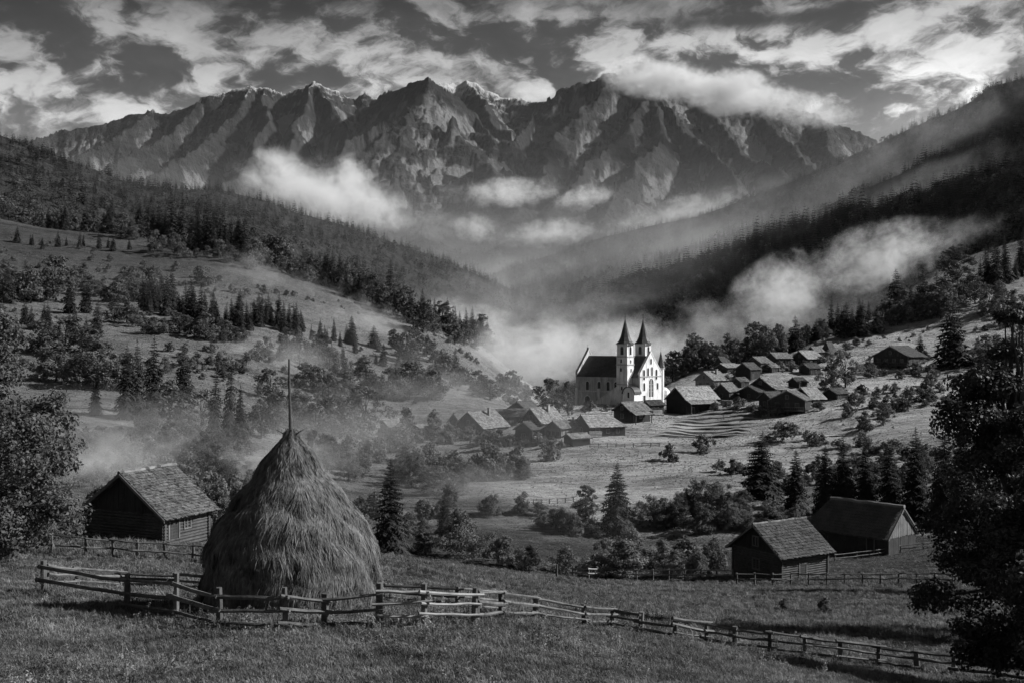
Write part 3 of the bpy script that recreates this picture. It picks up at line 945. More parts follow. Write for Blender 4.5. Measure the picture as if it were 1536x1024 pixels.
for (px, yt, yb, wd, lb) in [
    (143, 555, 622, 24, 'thin hazy spruce standing alone left of the dark spruce clump'),
    (190, 512, 628, 40, 'broad dark spruce at the left edge of the clump on the pale meadow'),
    (207, 505, 628, 30, 'slim dark spruce in the middle of the clump on the pale meadow'),
    (229, 502, 622, 46, 'tall dark spruce with open boughs at the right edge of its clump'),
    (275, 520, 600, 38, 'short wide dark spruce rising alone behind round leafy trees'),
    (321, 540, 660, 28, 'slender spruce left of the twin tops behind the barn hollow'),
    (344, 530, 660, 32, 'tallest of three slender spruces beside the hay pole'),
    (361, 575, 668, 30, 'lowest of three slender spruces beside the hay pole'),
    (244, 668, 706, 22, 'small misty spruce just above the log barn roof'),
    (105, 418, 470, 24, 'left spruce of the dark pair on the upper meadow'),
    (128, 420, 470, 24, 'right spruce of the dark pair on the upper meadow'),
    (38, 390, 450, 34, 'dark spruce on the upper meadow near the picture edge'),
    (12, 398, 455, 30, 'dark spruce at the outer edge of the upper meadow'),
    (561, 487, 523, 26, 'compact dark spruce alone on the misty slope'),
    (527, 472, 516, 24, 'pointed spruce at the right end of the mid slope grove'),
    (683, 520, 564, 24, 'pale tall conifer beside bushes under the misty slope'),
    (585, 688, 832, 70, 'near dark spruce standing right behind the haystack'),
    (925, 690, 802, 64, 'lone spruce with a clear stem below the village meadow'),
    (668, 745, 800, 34, 'young spruce tip rising out of the bushes right of the haystack'),
    (1140, 645, 745, 74, 'wide spruce with upswept pale boughs at left of the lower row'),
    (1195, 672, 762, 46, 'pale thin spruce second in the row behind the long barn'),
    (1238, 665, 768, 44, 'spruce third in the row behind the long barn'),
    (1266, 648, 770, 48, 'tall spruce fourth in the row behind the long barn'),
    (1298, 655, 772, 44, 'narrow spruce fifth in the row behind the long barn'),
    (1337, 655, 775, 52, 'spruce sixth in the row behind the long barn'),
    (1374, 638, 780, 60, 'tall dark spruce seventh in the row behind the long barn'),
    (1412, 632, 785, 56, 'dark spruce eighth in the row behind the long barn'),
    (1446, 622, 785, 56, 'dark spruce last in the row, half behind the big leafy tree'),
    (1429, 445, 552, 66, 'biggest spruce on the upper right meadow near the chalet'),
    (1380, 500, 538, 24, 'small spruce just behind the lone chalet'),
    (1345, 402, 472, 42, 'tall spruce on the skyline above the lone chalet'),
    (1382, 405, 472, 32, 'dark spruce right of the tall skyline spruce'),
    (1404, 406, 472, 28, 'slim dark spruce at the right of the skyline trio'),
    (1366, 430, 478, 22, 'small spruce between the skyline spruces'),
    (1268, 452, 505, 34, 'dark pointed spruce above the upper village'),
    (1293, 448, 505, 32, 'dark pointed spruce next uphill from the upper village'),
    (1247, 443, 482, 18, 'pale misty spruce at the edge of the fog'),
    (1316, 462, 500, 26, 'low dark spruce left of the skyline spruces'),
    (1192, 472, 517, 32, 'dark spruce behind the top houses of the village'),
    (1225, 478, 512, 24, 'small spruce behind the dark steep roof'),
]:
    tree('spruce', px, yt, yb, wd, lb)
for (px, yt, yb, wd, lb) in [
    (828, 562, 622, 58, 'round dark leafy tree directly left of the church'),
    (852, 566, 622, 22, 'narrow dark tree touching the church corner'),
    (1268, 520, 582, 56, 'spreading dark tree between the village and the lone chalet'),
    (1238, 545, 585, 34, 'dark bushy tree at the left of the spreading tree'),
    (1105, 503, 545, 24, 'dark round tree on the skyline behind the village roofs'),
    (1145, 482, 532, 38, 'pale leafy tree on the skyline behind the village'),
    (1168, 480, 530, 34, 'leafy skyline tree beside the dark spruce'),
    (405, 548, 600, 50, 'round leafy tree on the meadow just left of the hay pole'),
    (325, 662, 718, 62, 'sunlit spreading tree in the hollow right of the log barn'),
    (255, 565, 650, 74, 'large round leafy tree under the dark spruce clump'),
    (302, 578, 652, 64, 'leafy tree right of the large round one'),
    (215, 600, 655, 56, 'shadowed leafy tree under the spruce clump'),
    (100, 470, 530, 84, 'big dark leafy mass on the left slope'),
    (60, 475, 530, 60, 'dark leafy tree at the left of the big leafy mass'),
    (140, 490, 532, 46, 'small leafy tree at the right of the big leafy mass'),
    (607, 605, 662, 34, 'open leafy tree before the low house at the village edge'),
    (650, 610, 655, 30, 'feathery tree between the low house and the big barn'),
    (1437, 362, 420, 50, 'leafy tree on the skyline beside the fog'),
    (1325, 600, 640, 26, 'small round tree on the sunny meadow below the chalet'),
    (1296, 612, 648, 24, 'dark round tree above the terraces'),
    (1365, 586, 603, 16, 'tiny lone tree casting a shadow on the sunny meadow'),
    (735, 565, 600, 40, 'leafy tree in the hedge behind the big village barn'),
    (715, 552, 590, 36, 'hazy leafy tree above the hedge behind the village barn'),
    (765, 552, 590, 40, 'hazy leafy tree at the end of the hedge near the fog'),
    (878, 722, 775, 36, 'leafy tree close to the left of the lone spruce'),
]:
    tree('broadleaf', px, yt, yb, wd, lb)
for (px, yt, yb, wd, lb) in [
    (1055, 648, 681, 40, 'dark round bush at the foot of the terraces'),
    (1005, 662, 692, 34, 'dark round bush on the meadow left of the terraces'),
    (638, 668, 712, 48, 'large round bush below the village barn'),
    (680, 672, 706, 38, 'round bush below the big barn gable'),
    (715, 676, 708, 34, 'bush right of the round one below the barn'),
    (748, 674, 702, 26, 'small bush below the small gabled house'),
    (779, 664, 702, 36, 'dark pointed bush at the top of the sunny meadow'),
    (828, 655, 692, 34, 'round bush beside the open shed'),
    (733, 640, 676, 34, 'bush against the eave of the big village barn'),
    (700, 690, 720, 40, 'low bush at the lower corner of the hedge below the village'),
    (735, 742, 772, 40, 'pale round bush alone on the misty meadow'),
    (672, 722, 760, 32, 'thin hazy bush on the misty meadow'),
    (690, 762, 836, 100, 'large sunlit bush right of the near spruce'),
    (632, 790, 832, 46, 'bush between the near spruce and the large sunlit bush'),
    (760, 800, 850, 66, 'grey bush along the meadow edge right of the large bush'),
    (932, 806, 864, 112, 'largest round bush along the middle fence'),
    (845, 818, 860, 64, 'bush left of the largest round bush'),
    (795, 815, 856, 56, 'low bush on the edge left of the middle fence'),
    (1012, 822, 864, 60, 'bush right of the largest round bush'),
    (1046, 826, 866, 50, 'arching bush near the log cabin corner'),
    (335, 728, 800, 56, 'dark bush between the log barn and the haystack'),
    (300, 742, 798, 40, 'bush at the right end of the log barn'),
    (150, 722, 790, 50, 'bush behind the left side of the log barn'),
    (76, 775, 812, 60, 'low leafy bush by the back fence under the big tree'),
    (1297, 622, 645, 26, 'dark low bush on the slope beneath the village'),
    (1110, 595, 612, 28, 'dark bush below the big village house'),
    (1228, 600, 614, 24, 'small dark bush right of the balcony chalet'),
    (1130, 604, 618, 26, 'dark bush left of the balcony chalet'),
    (1375, 540, 560, 26, 'bush at the right end of the lone chalet'),
    (1398, 545, 566, 30, 'second bush right of the lone chalet'),
    (1310, 545, 562, 20, 'bush at the left end of the lone chalet'),
    (1238, 892, 920, 26, 'small weedy bush alone in the dark meadow'),
    (1178, 895, 915, 22, 'sparse weedy bush in the meadow below the cabins'),
]:
    tree('bush', px, yt, yb, wd, lb)

# rows and groves; the label gives the place in its own grove
cluster('spruce', [(70, 335), (140, 338), (200, 345)], 18, (26, 38), 'in the back row on the left crest', 'back row of crest spruces', 'dark', jit=5)
cluster('spruce', [(200, 350), (250, 362), (300, 372), (370, 384)], 30, (46, 68), 'in the tall row on the left crest', 'tall crest spruces', 'dark', (.30, .40), jit=6)
cluster('broadleaf', [(0, 325), (60, 332), (130, 350), (210, 360)], 13, (18, 28), 'in the low row on the left crest', 'low crest trees', 'small dark', jit=5)
cluster('spruce', [(15, 365), (90, 372), (200, 378)], 12, (16, 26), 'in the thin row under the crest', 'thin meadow spruces', 'small', jit=4)
cluster('broadleaf', [(370, 392), (430, 410), (470, 420)], 12, (26, 38), 'at the top of the falling ridge row', 'ridge row leafy trees', 'mid-grey', (.6, .9), jit=5)
cluster('spruce', [(455, 412), (520, 440), (600, 468)], 30, (36, 56), 'in the upper part of the falling ridge row', 'upper ridge row spruces', 'dark', (.30, .4), jit=7)
cluster('spruce', [(600, 472), (660, 492), (720, 510), (775, 528)], 30, (30, 46), 'in the lower part of the falling ridge row', 'lower ridge row spruces', 'dark', (.30, .42), jit=9)
cluster('broadleaf', [(510, 435), (540, 450), (610, 476)], 9, (24, 40), 'under the falling ridge row', 'leafy trees under the ridge row', 'round', (.7, 1.0), jit=5)
cluster('broadleaf', [(620, 490), (700, 512), (790, 545)], 14, (22, 34), 'in the hazy foot of the ridge row', 'hazy leafy trees', 'grey', (.7, 1.0), jit=10)
cluster('spruce', [(210, 470), (240, 462), (300, 478), (340, 492)], 22, (36, 58), 'in the grove on the mid slope', 'mid slope grove', 'dark', (.36, .46), jit=10)
cluster('spruce', [(335, 490), (400, 492), (455, 500)], 22, (34, 52), 'in the right half of the mid slope grove', 'mid slope grove, right half', 'dark', (.32, .44), jit=9)
cluster('broadleaf', [(170, 480), (230, 500), (290, 508), (380, 516)], 14, (22, 36), 'at the foot of the mid slope grove', 'grove foot trees', 'leafy grey', (.8, 1.1), jit=7)
cluster('spruce', [(462, 512), (490, 515), (540, 518)], 7, (22, 34), 'at the end of the mid slope grove', 'grove end spruces', 'small dark', jit=5)
cluster('bush', [(130, 400), (200, 410), (290, 420), (400, 440)], 14, (10, 18), 'scattered on the upper meadow', 'upper meadow bushes', 'small dark', jit=16)
cluster('broadleaf', [(225, 375), (290, 385), (380, 402)], 12, (14, 24), 'in the scrub under the crest spruces', 'scrub under the crest', 'low', (.8, 1.1), jit=6)
cluster('broadleaf', [(5, 440), (60, 455), (90, 460)], 7, (34, 48), 'on the upper meadow edge', 'upper meadow edge trees', 'dark', (.7, 1.), jit=8)
cluster('broadleaf', [(440, 600), (480, 590), (530, 610)], 9, (26, 40), 'in the misty dell right of the hay pole', 'misty dell trees', 'pale', (.8, 1.1), jit=18)
cluster('broadleaf', [(545, 580), (580, 600), (625, 590), (660, 602)], 11, (22, 38), 'in the hedge across the lower slope', 'lower slope hedge', 'grey', (.8, 1.1), jit=10)
cluster('broadleaf', [(585, 525), (610, 535), (655, 545)], 7, (24, 36), 'on the brow of the misty slope', 'brow trees', 'dark', (.5, .8), jit=8)
cluster('bush', [(655, 560), (700, 585), (790, 595)], 13, (16, 28), 'in the hedge beside the fog', 'hedge bushes beside the fog', 'grey', (.9, 1.2), jit=9)
cluster('broadleaf', [(380, 640), (450, 650), (520, 660), (560, 640)], 11, (36, 54), 'in the hollow behind the haystack', 'hollow trees', 'grey', (.8, 1.1), jit=16)
cluster('bush', [(500, 690), (560, 680), (620, 690), (650, 705)], 10, (24, 38), 'in the thicket below the low house', 'thicket bushes', 'hazy', (1., 1.3), jit=14)
cluster('broadleaf', [(140, 668), (180, 672), (260, 680), (380, 690)], 8, (30, 46), 'in the mist behind the log barn', 'misty barn trees', 'hazy', (.8, 1.1), jit=10)
cluster('bush', [(500, 790), (560, 800), (640, 810)], 6, (16, 28), 'on the meadow edge behind the haystack', 'edge bushes', 'dark', (1., 1.3), jit=8)
cluster('bush', [(780, 770), (850, 790), (900, 800), (960, 780)], 13, (20, 34), 'in the rough below the sunny meadow', 'rough bushes', 'mid-grey', (1.1, 1.6), jit=12)
cluster('broadleaf', [(970, 800), (1020, 790), (1080, 790), (1130, 805)], 13, (26, 44), 'in the wood left of the log cabin', 'cabin wood front', 'leafy', (.7, 1.), jit=18)
cluster('broadleaf', [(1000, 778), (1070, 772), (1130, 782), (1215, 792)], 12, (18, 28), 'in the wood behind the log cabin', 'cabin wood back', 'shadowed', (.8, 1.1), jit=12)
cluster('bush', [(1110, 800), (1150, 795), (1205, 785)], 7, (16, 28), 'between the cabin and the spruce row', 'cabin bushes', 'pale', (1., 1.4), jit=8)
cluster('bush', [(900, 845), (1000, 850), (1080, 850)], 9, (26, 46), 'along the middle fence', 'fence bushes', 'grey', (1., 1.5), jit=5)
cluster('broadleaf', [(1005, 560), (1040, 555), (1075, 548)], 9, (26, 38), 'behind the right side of the church', 'church back trees', 'grey', (.7, 1.), jit=5)
cluster('broadleaf', [(1085, 540), (1130, 528), (1200, 515), (1250, 505)], 12, (24, 40), 'on the skyline behind the village', 'village skyline trees', 'leafy', (.7, 1.), jit=5)
cluster('spruce', [(1250, 500), (1300, 486), (1360, 474), (1420, 455)], 14, (24, 44), 'along the right skyline', 'right skyline spruces', 'dark', (.36, .5), jit=6)
cluster('broadleaf', [(1330, 490), (1370, 482), (1420, 470), (1440, 455)], 12, (22, 40), 'under the skyline spruces', 'trees under the skyline', 'leafy', (.8, 1.1), jit=7)
cluster('spruce', [(1450, 440), (1490, 425), (1540, 410)], 12, (46, 72), 'in the dark stand at the right edge', 'right edge spruces', 'tall dark', (.34, .42), jit=10)
cluster('broadleaf', [(1460, 460), (1500, 475), (1540, 480)], 9, (24, 38), 'on the steep right slope', 'right slope trees', 'leafy', (.8, 1.1), jit=16)
cluster('broadleaf', [(1470, 540), (1500, 545), (1540, 535)], 7, (24, 36), 'beside the biggest spruce', 'trees beside the biggest spruce', 'leafy', (.8, 1.1), jit=14)
cluster('bush', [(1160, 655), (1230, 668), (1310, 680), (1400, 690)], 14, (12, 22), 'in the scrub band under the terraces', 'scrub band', 'low dark', (1.2, 1.8), jit=8)
cluster('bush', [(1270, 560), (1290, 560), (1400, 575), (1440, 600)], 8, (10, 18), 'scattered on the sunny right meadow', 'right meadow bushes', 'small', jit=12)
cluster('bush', [(570, 660), (600, 668), (680, 660), (720, 665)], 9, (12, 22), 'under the first village houses', 'village edge bushes', 'dark', (1., 1.5), jit=6)

cluster('broadleaf', [(60, 560), (120, 585), (170, 575), (210, 590)], 9, (30, 50), 'left of the dark spruce clump', 'shaded slope trees', 'dark', (.8, 1.1), jit=14)
cluster('broadleaf', [(380, 540), (450, 545), (500, 560), (560, 555)], 12, (24, 36), 'in the hedge across the misty meadow', 'misty meadow hedge', 'pale grey', (.8, 1.1), jit=8)
cluster('broadleaf', [(110, 440), (180, 450), (230, 440)], 8, (24, 36), 'in the upper hedge on the left slope', 'upper left hedge', 'dark', (.8, 1.1), jit=8)
cluster('broadleaf', [(440, 690), (500, 715), (545, 720)], 8, (30, 44), 'in the dell right behind the haystack', 'dell trees behind the haystack', 'grey', (.8, 1.1), jit=12)
cluster('spruce', [(560, 545), (600, 552), (660, 570)], 8, (20, 34), 'on the knoll above the hedge', 'knoll spruces', 'grey', (.4, .5), jit=7)
cluster('spruce', [(30, 480), (80, 500), (150, 515)], 9, (34, 54), 'among the leafy trees of the left slope', 'left slope spruces', 'dark', (.36, .46), jit=12)
cluster('spruce', [(440, 520), (480, 540), (540, 535)], 7, (24, 36), 'dotted over the misty meadow', 'misty meadow spruces', 'small', (.4, .5), jit=12)
cluster('bush', [(240, 530), (330, 535), (420, 560), (520, 580)], 16, (10, 22), 'dotted over the pale left meadow', 'pale left meadow bushes', 'small', (1., 1.5), jit=14)
cluster('bush', [(600, 700), (660, 712), (720, 722), (790, 712)], 14, (20, 34), 'on the slope under the left village', 'slope bushes under the left village', 'leafy', (.9, 1.3), jit=10)
cluster('broadleaf', [(580, 715), (640, 730), (700, 745)], 8, (26, 40), 'in the misty dell below the left village', 'dell trees below the village', 'leafy', (.8, 1.1), jit=10)
cluster('bush', [(690, 660), (740, 668), (800, 668), (850, 672)], 12, (10, 20), 'along the lower edge of the left village', 'left village bushes', 'dark', (1., 1.5), jit=5)
cluster('bush', [(990, 618), (1040, 624), (1100, 612), (1140, 622), (1240, 612)], 16, (7, 14), 'among the gardens of the right village', 'right village garden bushes', 'small dark', (1., 1.5), jit=6)
cluster('bush', [(1060, 585), (1100, 572), (1140, 560), (1200, 550), (1260, 545)], 14, (7, 13), 'between the upper village houses', 'upper village bushes', 'small dark', (1., 1.5), jit=6)
cluster('bush', [(860, 618), (900, 618), (960, 610)], 7, (8, 14), 'at the foot of the church wall', 'church wall bushes', 'small dark', (1., 1.5), jit=3)


# ------------------------------------------------------------------ uncountable masses: forests and grass
def scatter(nm, P, S, rot, protos, mat_kind='stuff', tilt=None):
    me = bpy.data.meshes.new(nm)
    me.vertices.add(len(P)); me.vertices.foreach_set('co', np.asarray(P, np.float32).ravel())
    a = me.attributes.new('scl', 'FLOAT', 'POINT'); a.data.foreach_set('value', np.asarray(S, np.float32))
    a = me.attributes.new('turn', 'FLOAT_VECTOR', 'POINT')
    rv = np.zeros((len(P), 3), np.float32); rv[:, 2] = rot
    if tilt is not None: rv[:, :2] = tilt
    a.data.foreach_set('vector', rv.ravel())
    o = link(nm, me)
    tag(o, kind=mat_kind)
    c = bpy.data.collections.new(nm + '_kinds')
    for m_ in protos:
        c.objects.link(bpy.data.objects.new(m_.name, m_))
    ng = bpy.data.node_groups.new(nm, 'GeometryNodeTree')
    ng.interface.new_socket('Geometry', in_out='INPUT', socket_type='NodeSocketGeometry')
    ng.interface.new_socket('Geometry', in_out='OUTPUT', socket_type='NodeSocketGeometry')
    N = ng.nodes
    gi = N.new('NodeGroupInput'); go = N.new('NodeGroupOutput')
    ip = N.new('GeometryNodeInstanceOnPoints')
    ci = N.new('GeometryNodeCollectionInfo'); ci.inputs[0].default_value = c; ci.inputs[1].default_value = True; ci.inputs[2].default_value = True
    na = N.new('GeometryNodeInputNamedAttribute'); na.data_type = 'FLOAT'; na.inputs[0].default_value = 'scl'
    nb = N.new('GeometryNodeInputNamedAttribute'); nb.data_type = 'FLOAT_VECTOR'; nb.inputs[0].default_value = 'turn'
    ip.inputs['Pick Instance'].default_value = True
    l = ng.links.new
    l(gi.outputs[0], ip.inputs['Points']); l(ci.outputs[0], ip.inputs['Instance'])
    l(nb.outputs['Attribute'], ip.inputs['Rotation']); l(na.outputs['Attribute'], ip.inputs['Scale'])
    l(ip.outputs[0], go.inputs[0])
    md = o.modifiers.new('scatter', 'NODES'); md.node_group = ng
    return o


far_spr = []
for i in range(4):
    V, T = spruce_crown(500 + i, 10, 7, 2, (.17, .2, .23, .15)[i], .04, .5, fat=.8)
    far_spr.append(npmesh('far_spruce', V, None, T, [M['needle_far']]))
far_brd = []
for i in range(4):
    V, Q, C, SC = broad_crown(520 + i, 130, .075, lobes=9, w=(.42, .5, .38, .46)[i], z0=.1, sub=5)
    far_brd.append(npmesh('far_broadleaf', V, Q, None, [M['leaf_far']]))


def forest(nm, rd, n, h, seed, spruce=0.5, smin=0.0, smax=1.06, crest_spruce=True, pxr=(-120, 1660)):
    pxs, s, X, D, Z = rd
    g = rng_(seed)
    u = g.uniform(*pxr, n)
    # evenly spread as seen, with more trees near the crest
    sv = smin + (smax - smin) * (1 - g.random(n) ** 1.5)
    iu = np.clip((u - pxs[0]) / (pxs[1] - pxs[0]), 0, len(pxs) - 1.01); i0 = iu.astype(int); fu = iu - i0
    js = np.interp(sv, s, np.arange(len(s))); js = np.clip(js, 0, len(s) - 1.01); j0 = js.astype(int); fs = js - j0

    def bl(Q):
        return (Q[j0, i0] * (1 - fu) + Q[j0, i0 + 1] * fu) * (1 - fs) + (Q[j0 + 1, i0] * (1 - fu) + Q[j0 + 1, i0 + 1] * fu) * fs
    P = np.stack([bl(X), bl(D), bl(Z) - .5], -1)
    patch = fbm(P[:, 0] / 160, P[:, 1] / 160, seed, 3) * .5 + .5
    isspr = (patch + g.normal(0, .12, n) + (sv > .93) * .25) > (1 - spruce) * .5 + .25
    clump = fbm(P[:, 0] / 45, P[:, 1] / 45, seed + 50, 3)
    H = h * (.42 + .75 * g.random(n) ** .8) * (1 + .38 * clump) * np.where((sv > .92) & (g.random(n) < .12), 1.35, 1.0)
    thin = (sv > .9) & (clump < -.12) & (g.random(n) < .7)
    P = P[~thin]; H = H[~thin]; sv = sv[~thin]; isspr = isspr[~thin]; n = len(H)
    for k, (sel, pr, f) in enumerate([(isspr, far_spr, 1.0), (~isspr, far_brd, .72)]):
        if sel.any():
            m_ = int(sel.sum())
            if k == 0:
                scatter(nm + '_spruce_forest', P[sel], H[sel] * f, g.uniform(0, 6.28, m_), pr)
            else:
                scatter(nm + '_leafy_forest', P[sel], H[sel] * f, g.uniform(0, 6.28, m_), pr)


forest('far_left', RL, 9000, 19, 1, .62)
forest('near_right', R1, 11000, 22, 2, .55, pxr=(740, 1680))
forest('second_right', R2, 8000, 20, 3, .55, pxr=(700, 1680))
forest('high_right', R3, 8000, 20, 4, .5, pxr=(660, 1680))
# woods on the foothills of the mountains
g = rng_(9)
iu = g.integers(60, MX.shape[1] - 60, 16000); ju = (g.random(16000) ** 1.2 * MX.shape[0] * .42).astype(int)
P = np.stack([MX[ju, iu], MY[ju, iu], MZ[ju, iu] - 1], -1) + np.concatenate([g.uniform(-8, 8, (16000, 2)), np.zeros((16000, 1))], 1)
scatter('foothill_forest', P, g.uniform(14, 26, 16000), g.uniform(0, 6.28, 16000), far_brd[:2] + far_spr[:2])


# ------------------------------------------------------------------ buildings
def window(parent, c, wd, ht, axis, mats=('plank', 'pane'), arch=False, depth=0.10, bars=True):
    """c: centre on the wall face, axis: outward normal ('-y','+x','-x','+y'); frame part with a pane below it"""
    n = {'-y': Vector((0, -1, 0)), '+y': Vector((0, 1, 0)), '+x': Vector((1, 0, 0)), '-x': Vector((-1, 0, 0))}[axis]
    u = Vector((-n.y, n.x, 0)); up = Vector((0, 0, 1)); c = Vector(c)

    def outline(s):
        a, b = wd / 2 * s, ht / 2 + (s - 1) * wd / 2
        if not arch:
            return [u * -a + up * -b, u * a + up * -b, u * a + up * b, u * -a + up * b]
        pts = [u * -a + up * -b, u * a + up * -b]
        zc = b - a
        for i in range(9):
            t = math.pi * i / 8
            pts.append(u * (a * math.cos(t)) + up * (zc + a * math.sin(t)))
        return pts
    o1, o2 = outline(1.0), outline(1.32)
    b = MB()
    k = len(o1)
    V = [c + p + n * depth for p in o1] + [c + p + n * depth for p in o2] + [c + p - n * .02 for p in o1] + [c + p - n * .02 for p in o2]
    fs = []
    for i in range(k):
        j = (i + 1) % k
        fs += [(i, j, k + j, k + i), (k + i, k + j, 3 * k + j, 3 * k + i), (j, i, 2 * k + i, 2 * k + j)]
    b.solid([tuple(v) for v in V], fs)
    if bars:
        bw_ = wd * .06
        zt = ht / 2
        b.prism([c - u * bw_ - up * zt + n * .03, c + u * bw_ - up * zt + n * .03, c + u * bw_ + up * zt * .9 + n * .03, c - u * bw_ + up * zt * .9 + n * .03], n * .04)
    f = b.build('window', M[mats[0]], parent)
    p = MB(); p.face([c + q + n * .012 for q in o1])
    p.build('pane', M[mats[1]], f)
    return f


def door(parent, c, wd, ht, axis, mats=('plank', 'plank_dark')):
    n = {'-y': Vector((0, -1, 0)), '+y': Vector((0, 1, 0)), '+x': Vector((1, 0, 0)), '-x': Vector((-1, 0, 0))}[axis]
    u = Vector((-n.y, n.x, 0)); up = Vector((0, 0, 1)); c = Vector(c)
    b = MB()
    nb = 5
    for i in range(nb):
        x0 = -wd / 2 + wd * i / nb + .01; x1 = -wd / 2 + wd * (i + 1) / nb - .01
        b.prism([c + u * x0 + n * .004, c + u * x1 + n * .004, c + u * x1 + up * ht + n * .004, c + u * x0 + up * ht + n * .004], n * .05)
    d = b.build('door', M[mats[1]], parent)
    f = MB()
    for s in (-1, 1):
        x0 = s * (wd / 2 + .005); x1 = s * (wd / 2 + .14)
        f.prism([c + u * x0, c + u * x1, c + u * x1 + up * (ht + .02), c + u * x0 + up * (ht + .02)], n * .1)
    f.prism([c - u * (wd / 2 + .16) + up * (ht + .02), c + u * (wd / 2 + .16) + up * (ht + .02), c + u * (wd / 2 + .16) + up * (ht + .17), c - u * (wd / 2 + .16) + up * (ht + .17)], n * .12)
    f.build('door_frame', M[mats[0]], d)
    return d


def roof_slope(b, A, B, C, D, th, rows, colsn, mi=0, rough=1.0):
    """slab ABCD (A,B at the ridge; D,C at the eave) with overlapping shingle courses laid on it"""
    A, B, C, D = map(Vector, (A, B, C, D))
    nrm = (B - A).cross(D - A).normalized()
    if nrm.z < 0: nrm = -nrm
    b.prism([A, B, C, D], nrm * -th, mi)
    for r in range(rows):
        t0 = r / rows; t1 = min(1.0, (r + 1.35) / rows) if r < rows - 1 else 1.02
        P0 = A + (D - A) * t0; P1 = B + (C - B) * t0; Q0 = A + (D - A) * t1; Q1 = B + (C - B) * t1
        x = 0.0
        while x < 1:
            wdt = (1.0 / colsn) * rnd.uniform(.6, 1.5)
            e = min(1.0, x + wdt)
            sl = rnd.uniform(-.12, .25) / rows * rough
            lift = nrm * (0.02 + rnd.uniform(.03, .10) * rough * th / .2)
            a_ = P0 + (P1 - P0) * x + nrm * .006; b_ = P0 + (P1 - P0) * e + nrm * .006
            c_ = Q0 + (Q1 - Q0) * e + (D - A) * sl + lift; d_ = Q0 + (Q1 - Q0) * x + (D - A) * sl + lift
            b.face([a_, b_, c_, d_], mi)
            b.face([d_, c_, c_ - nrm * .05, d_ - nrm * .05], mi)
            x = e


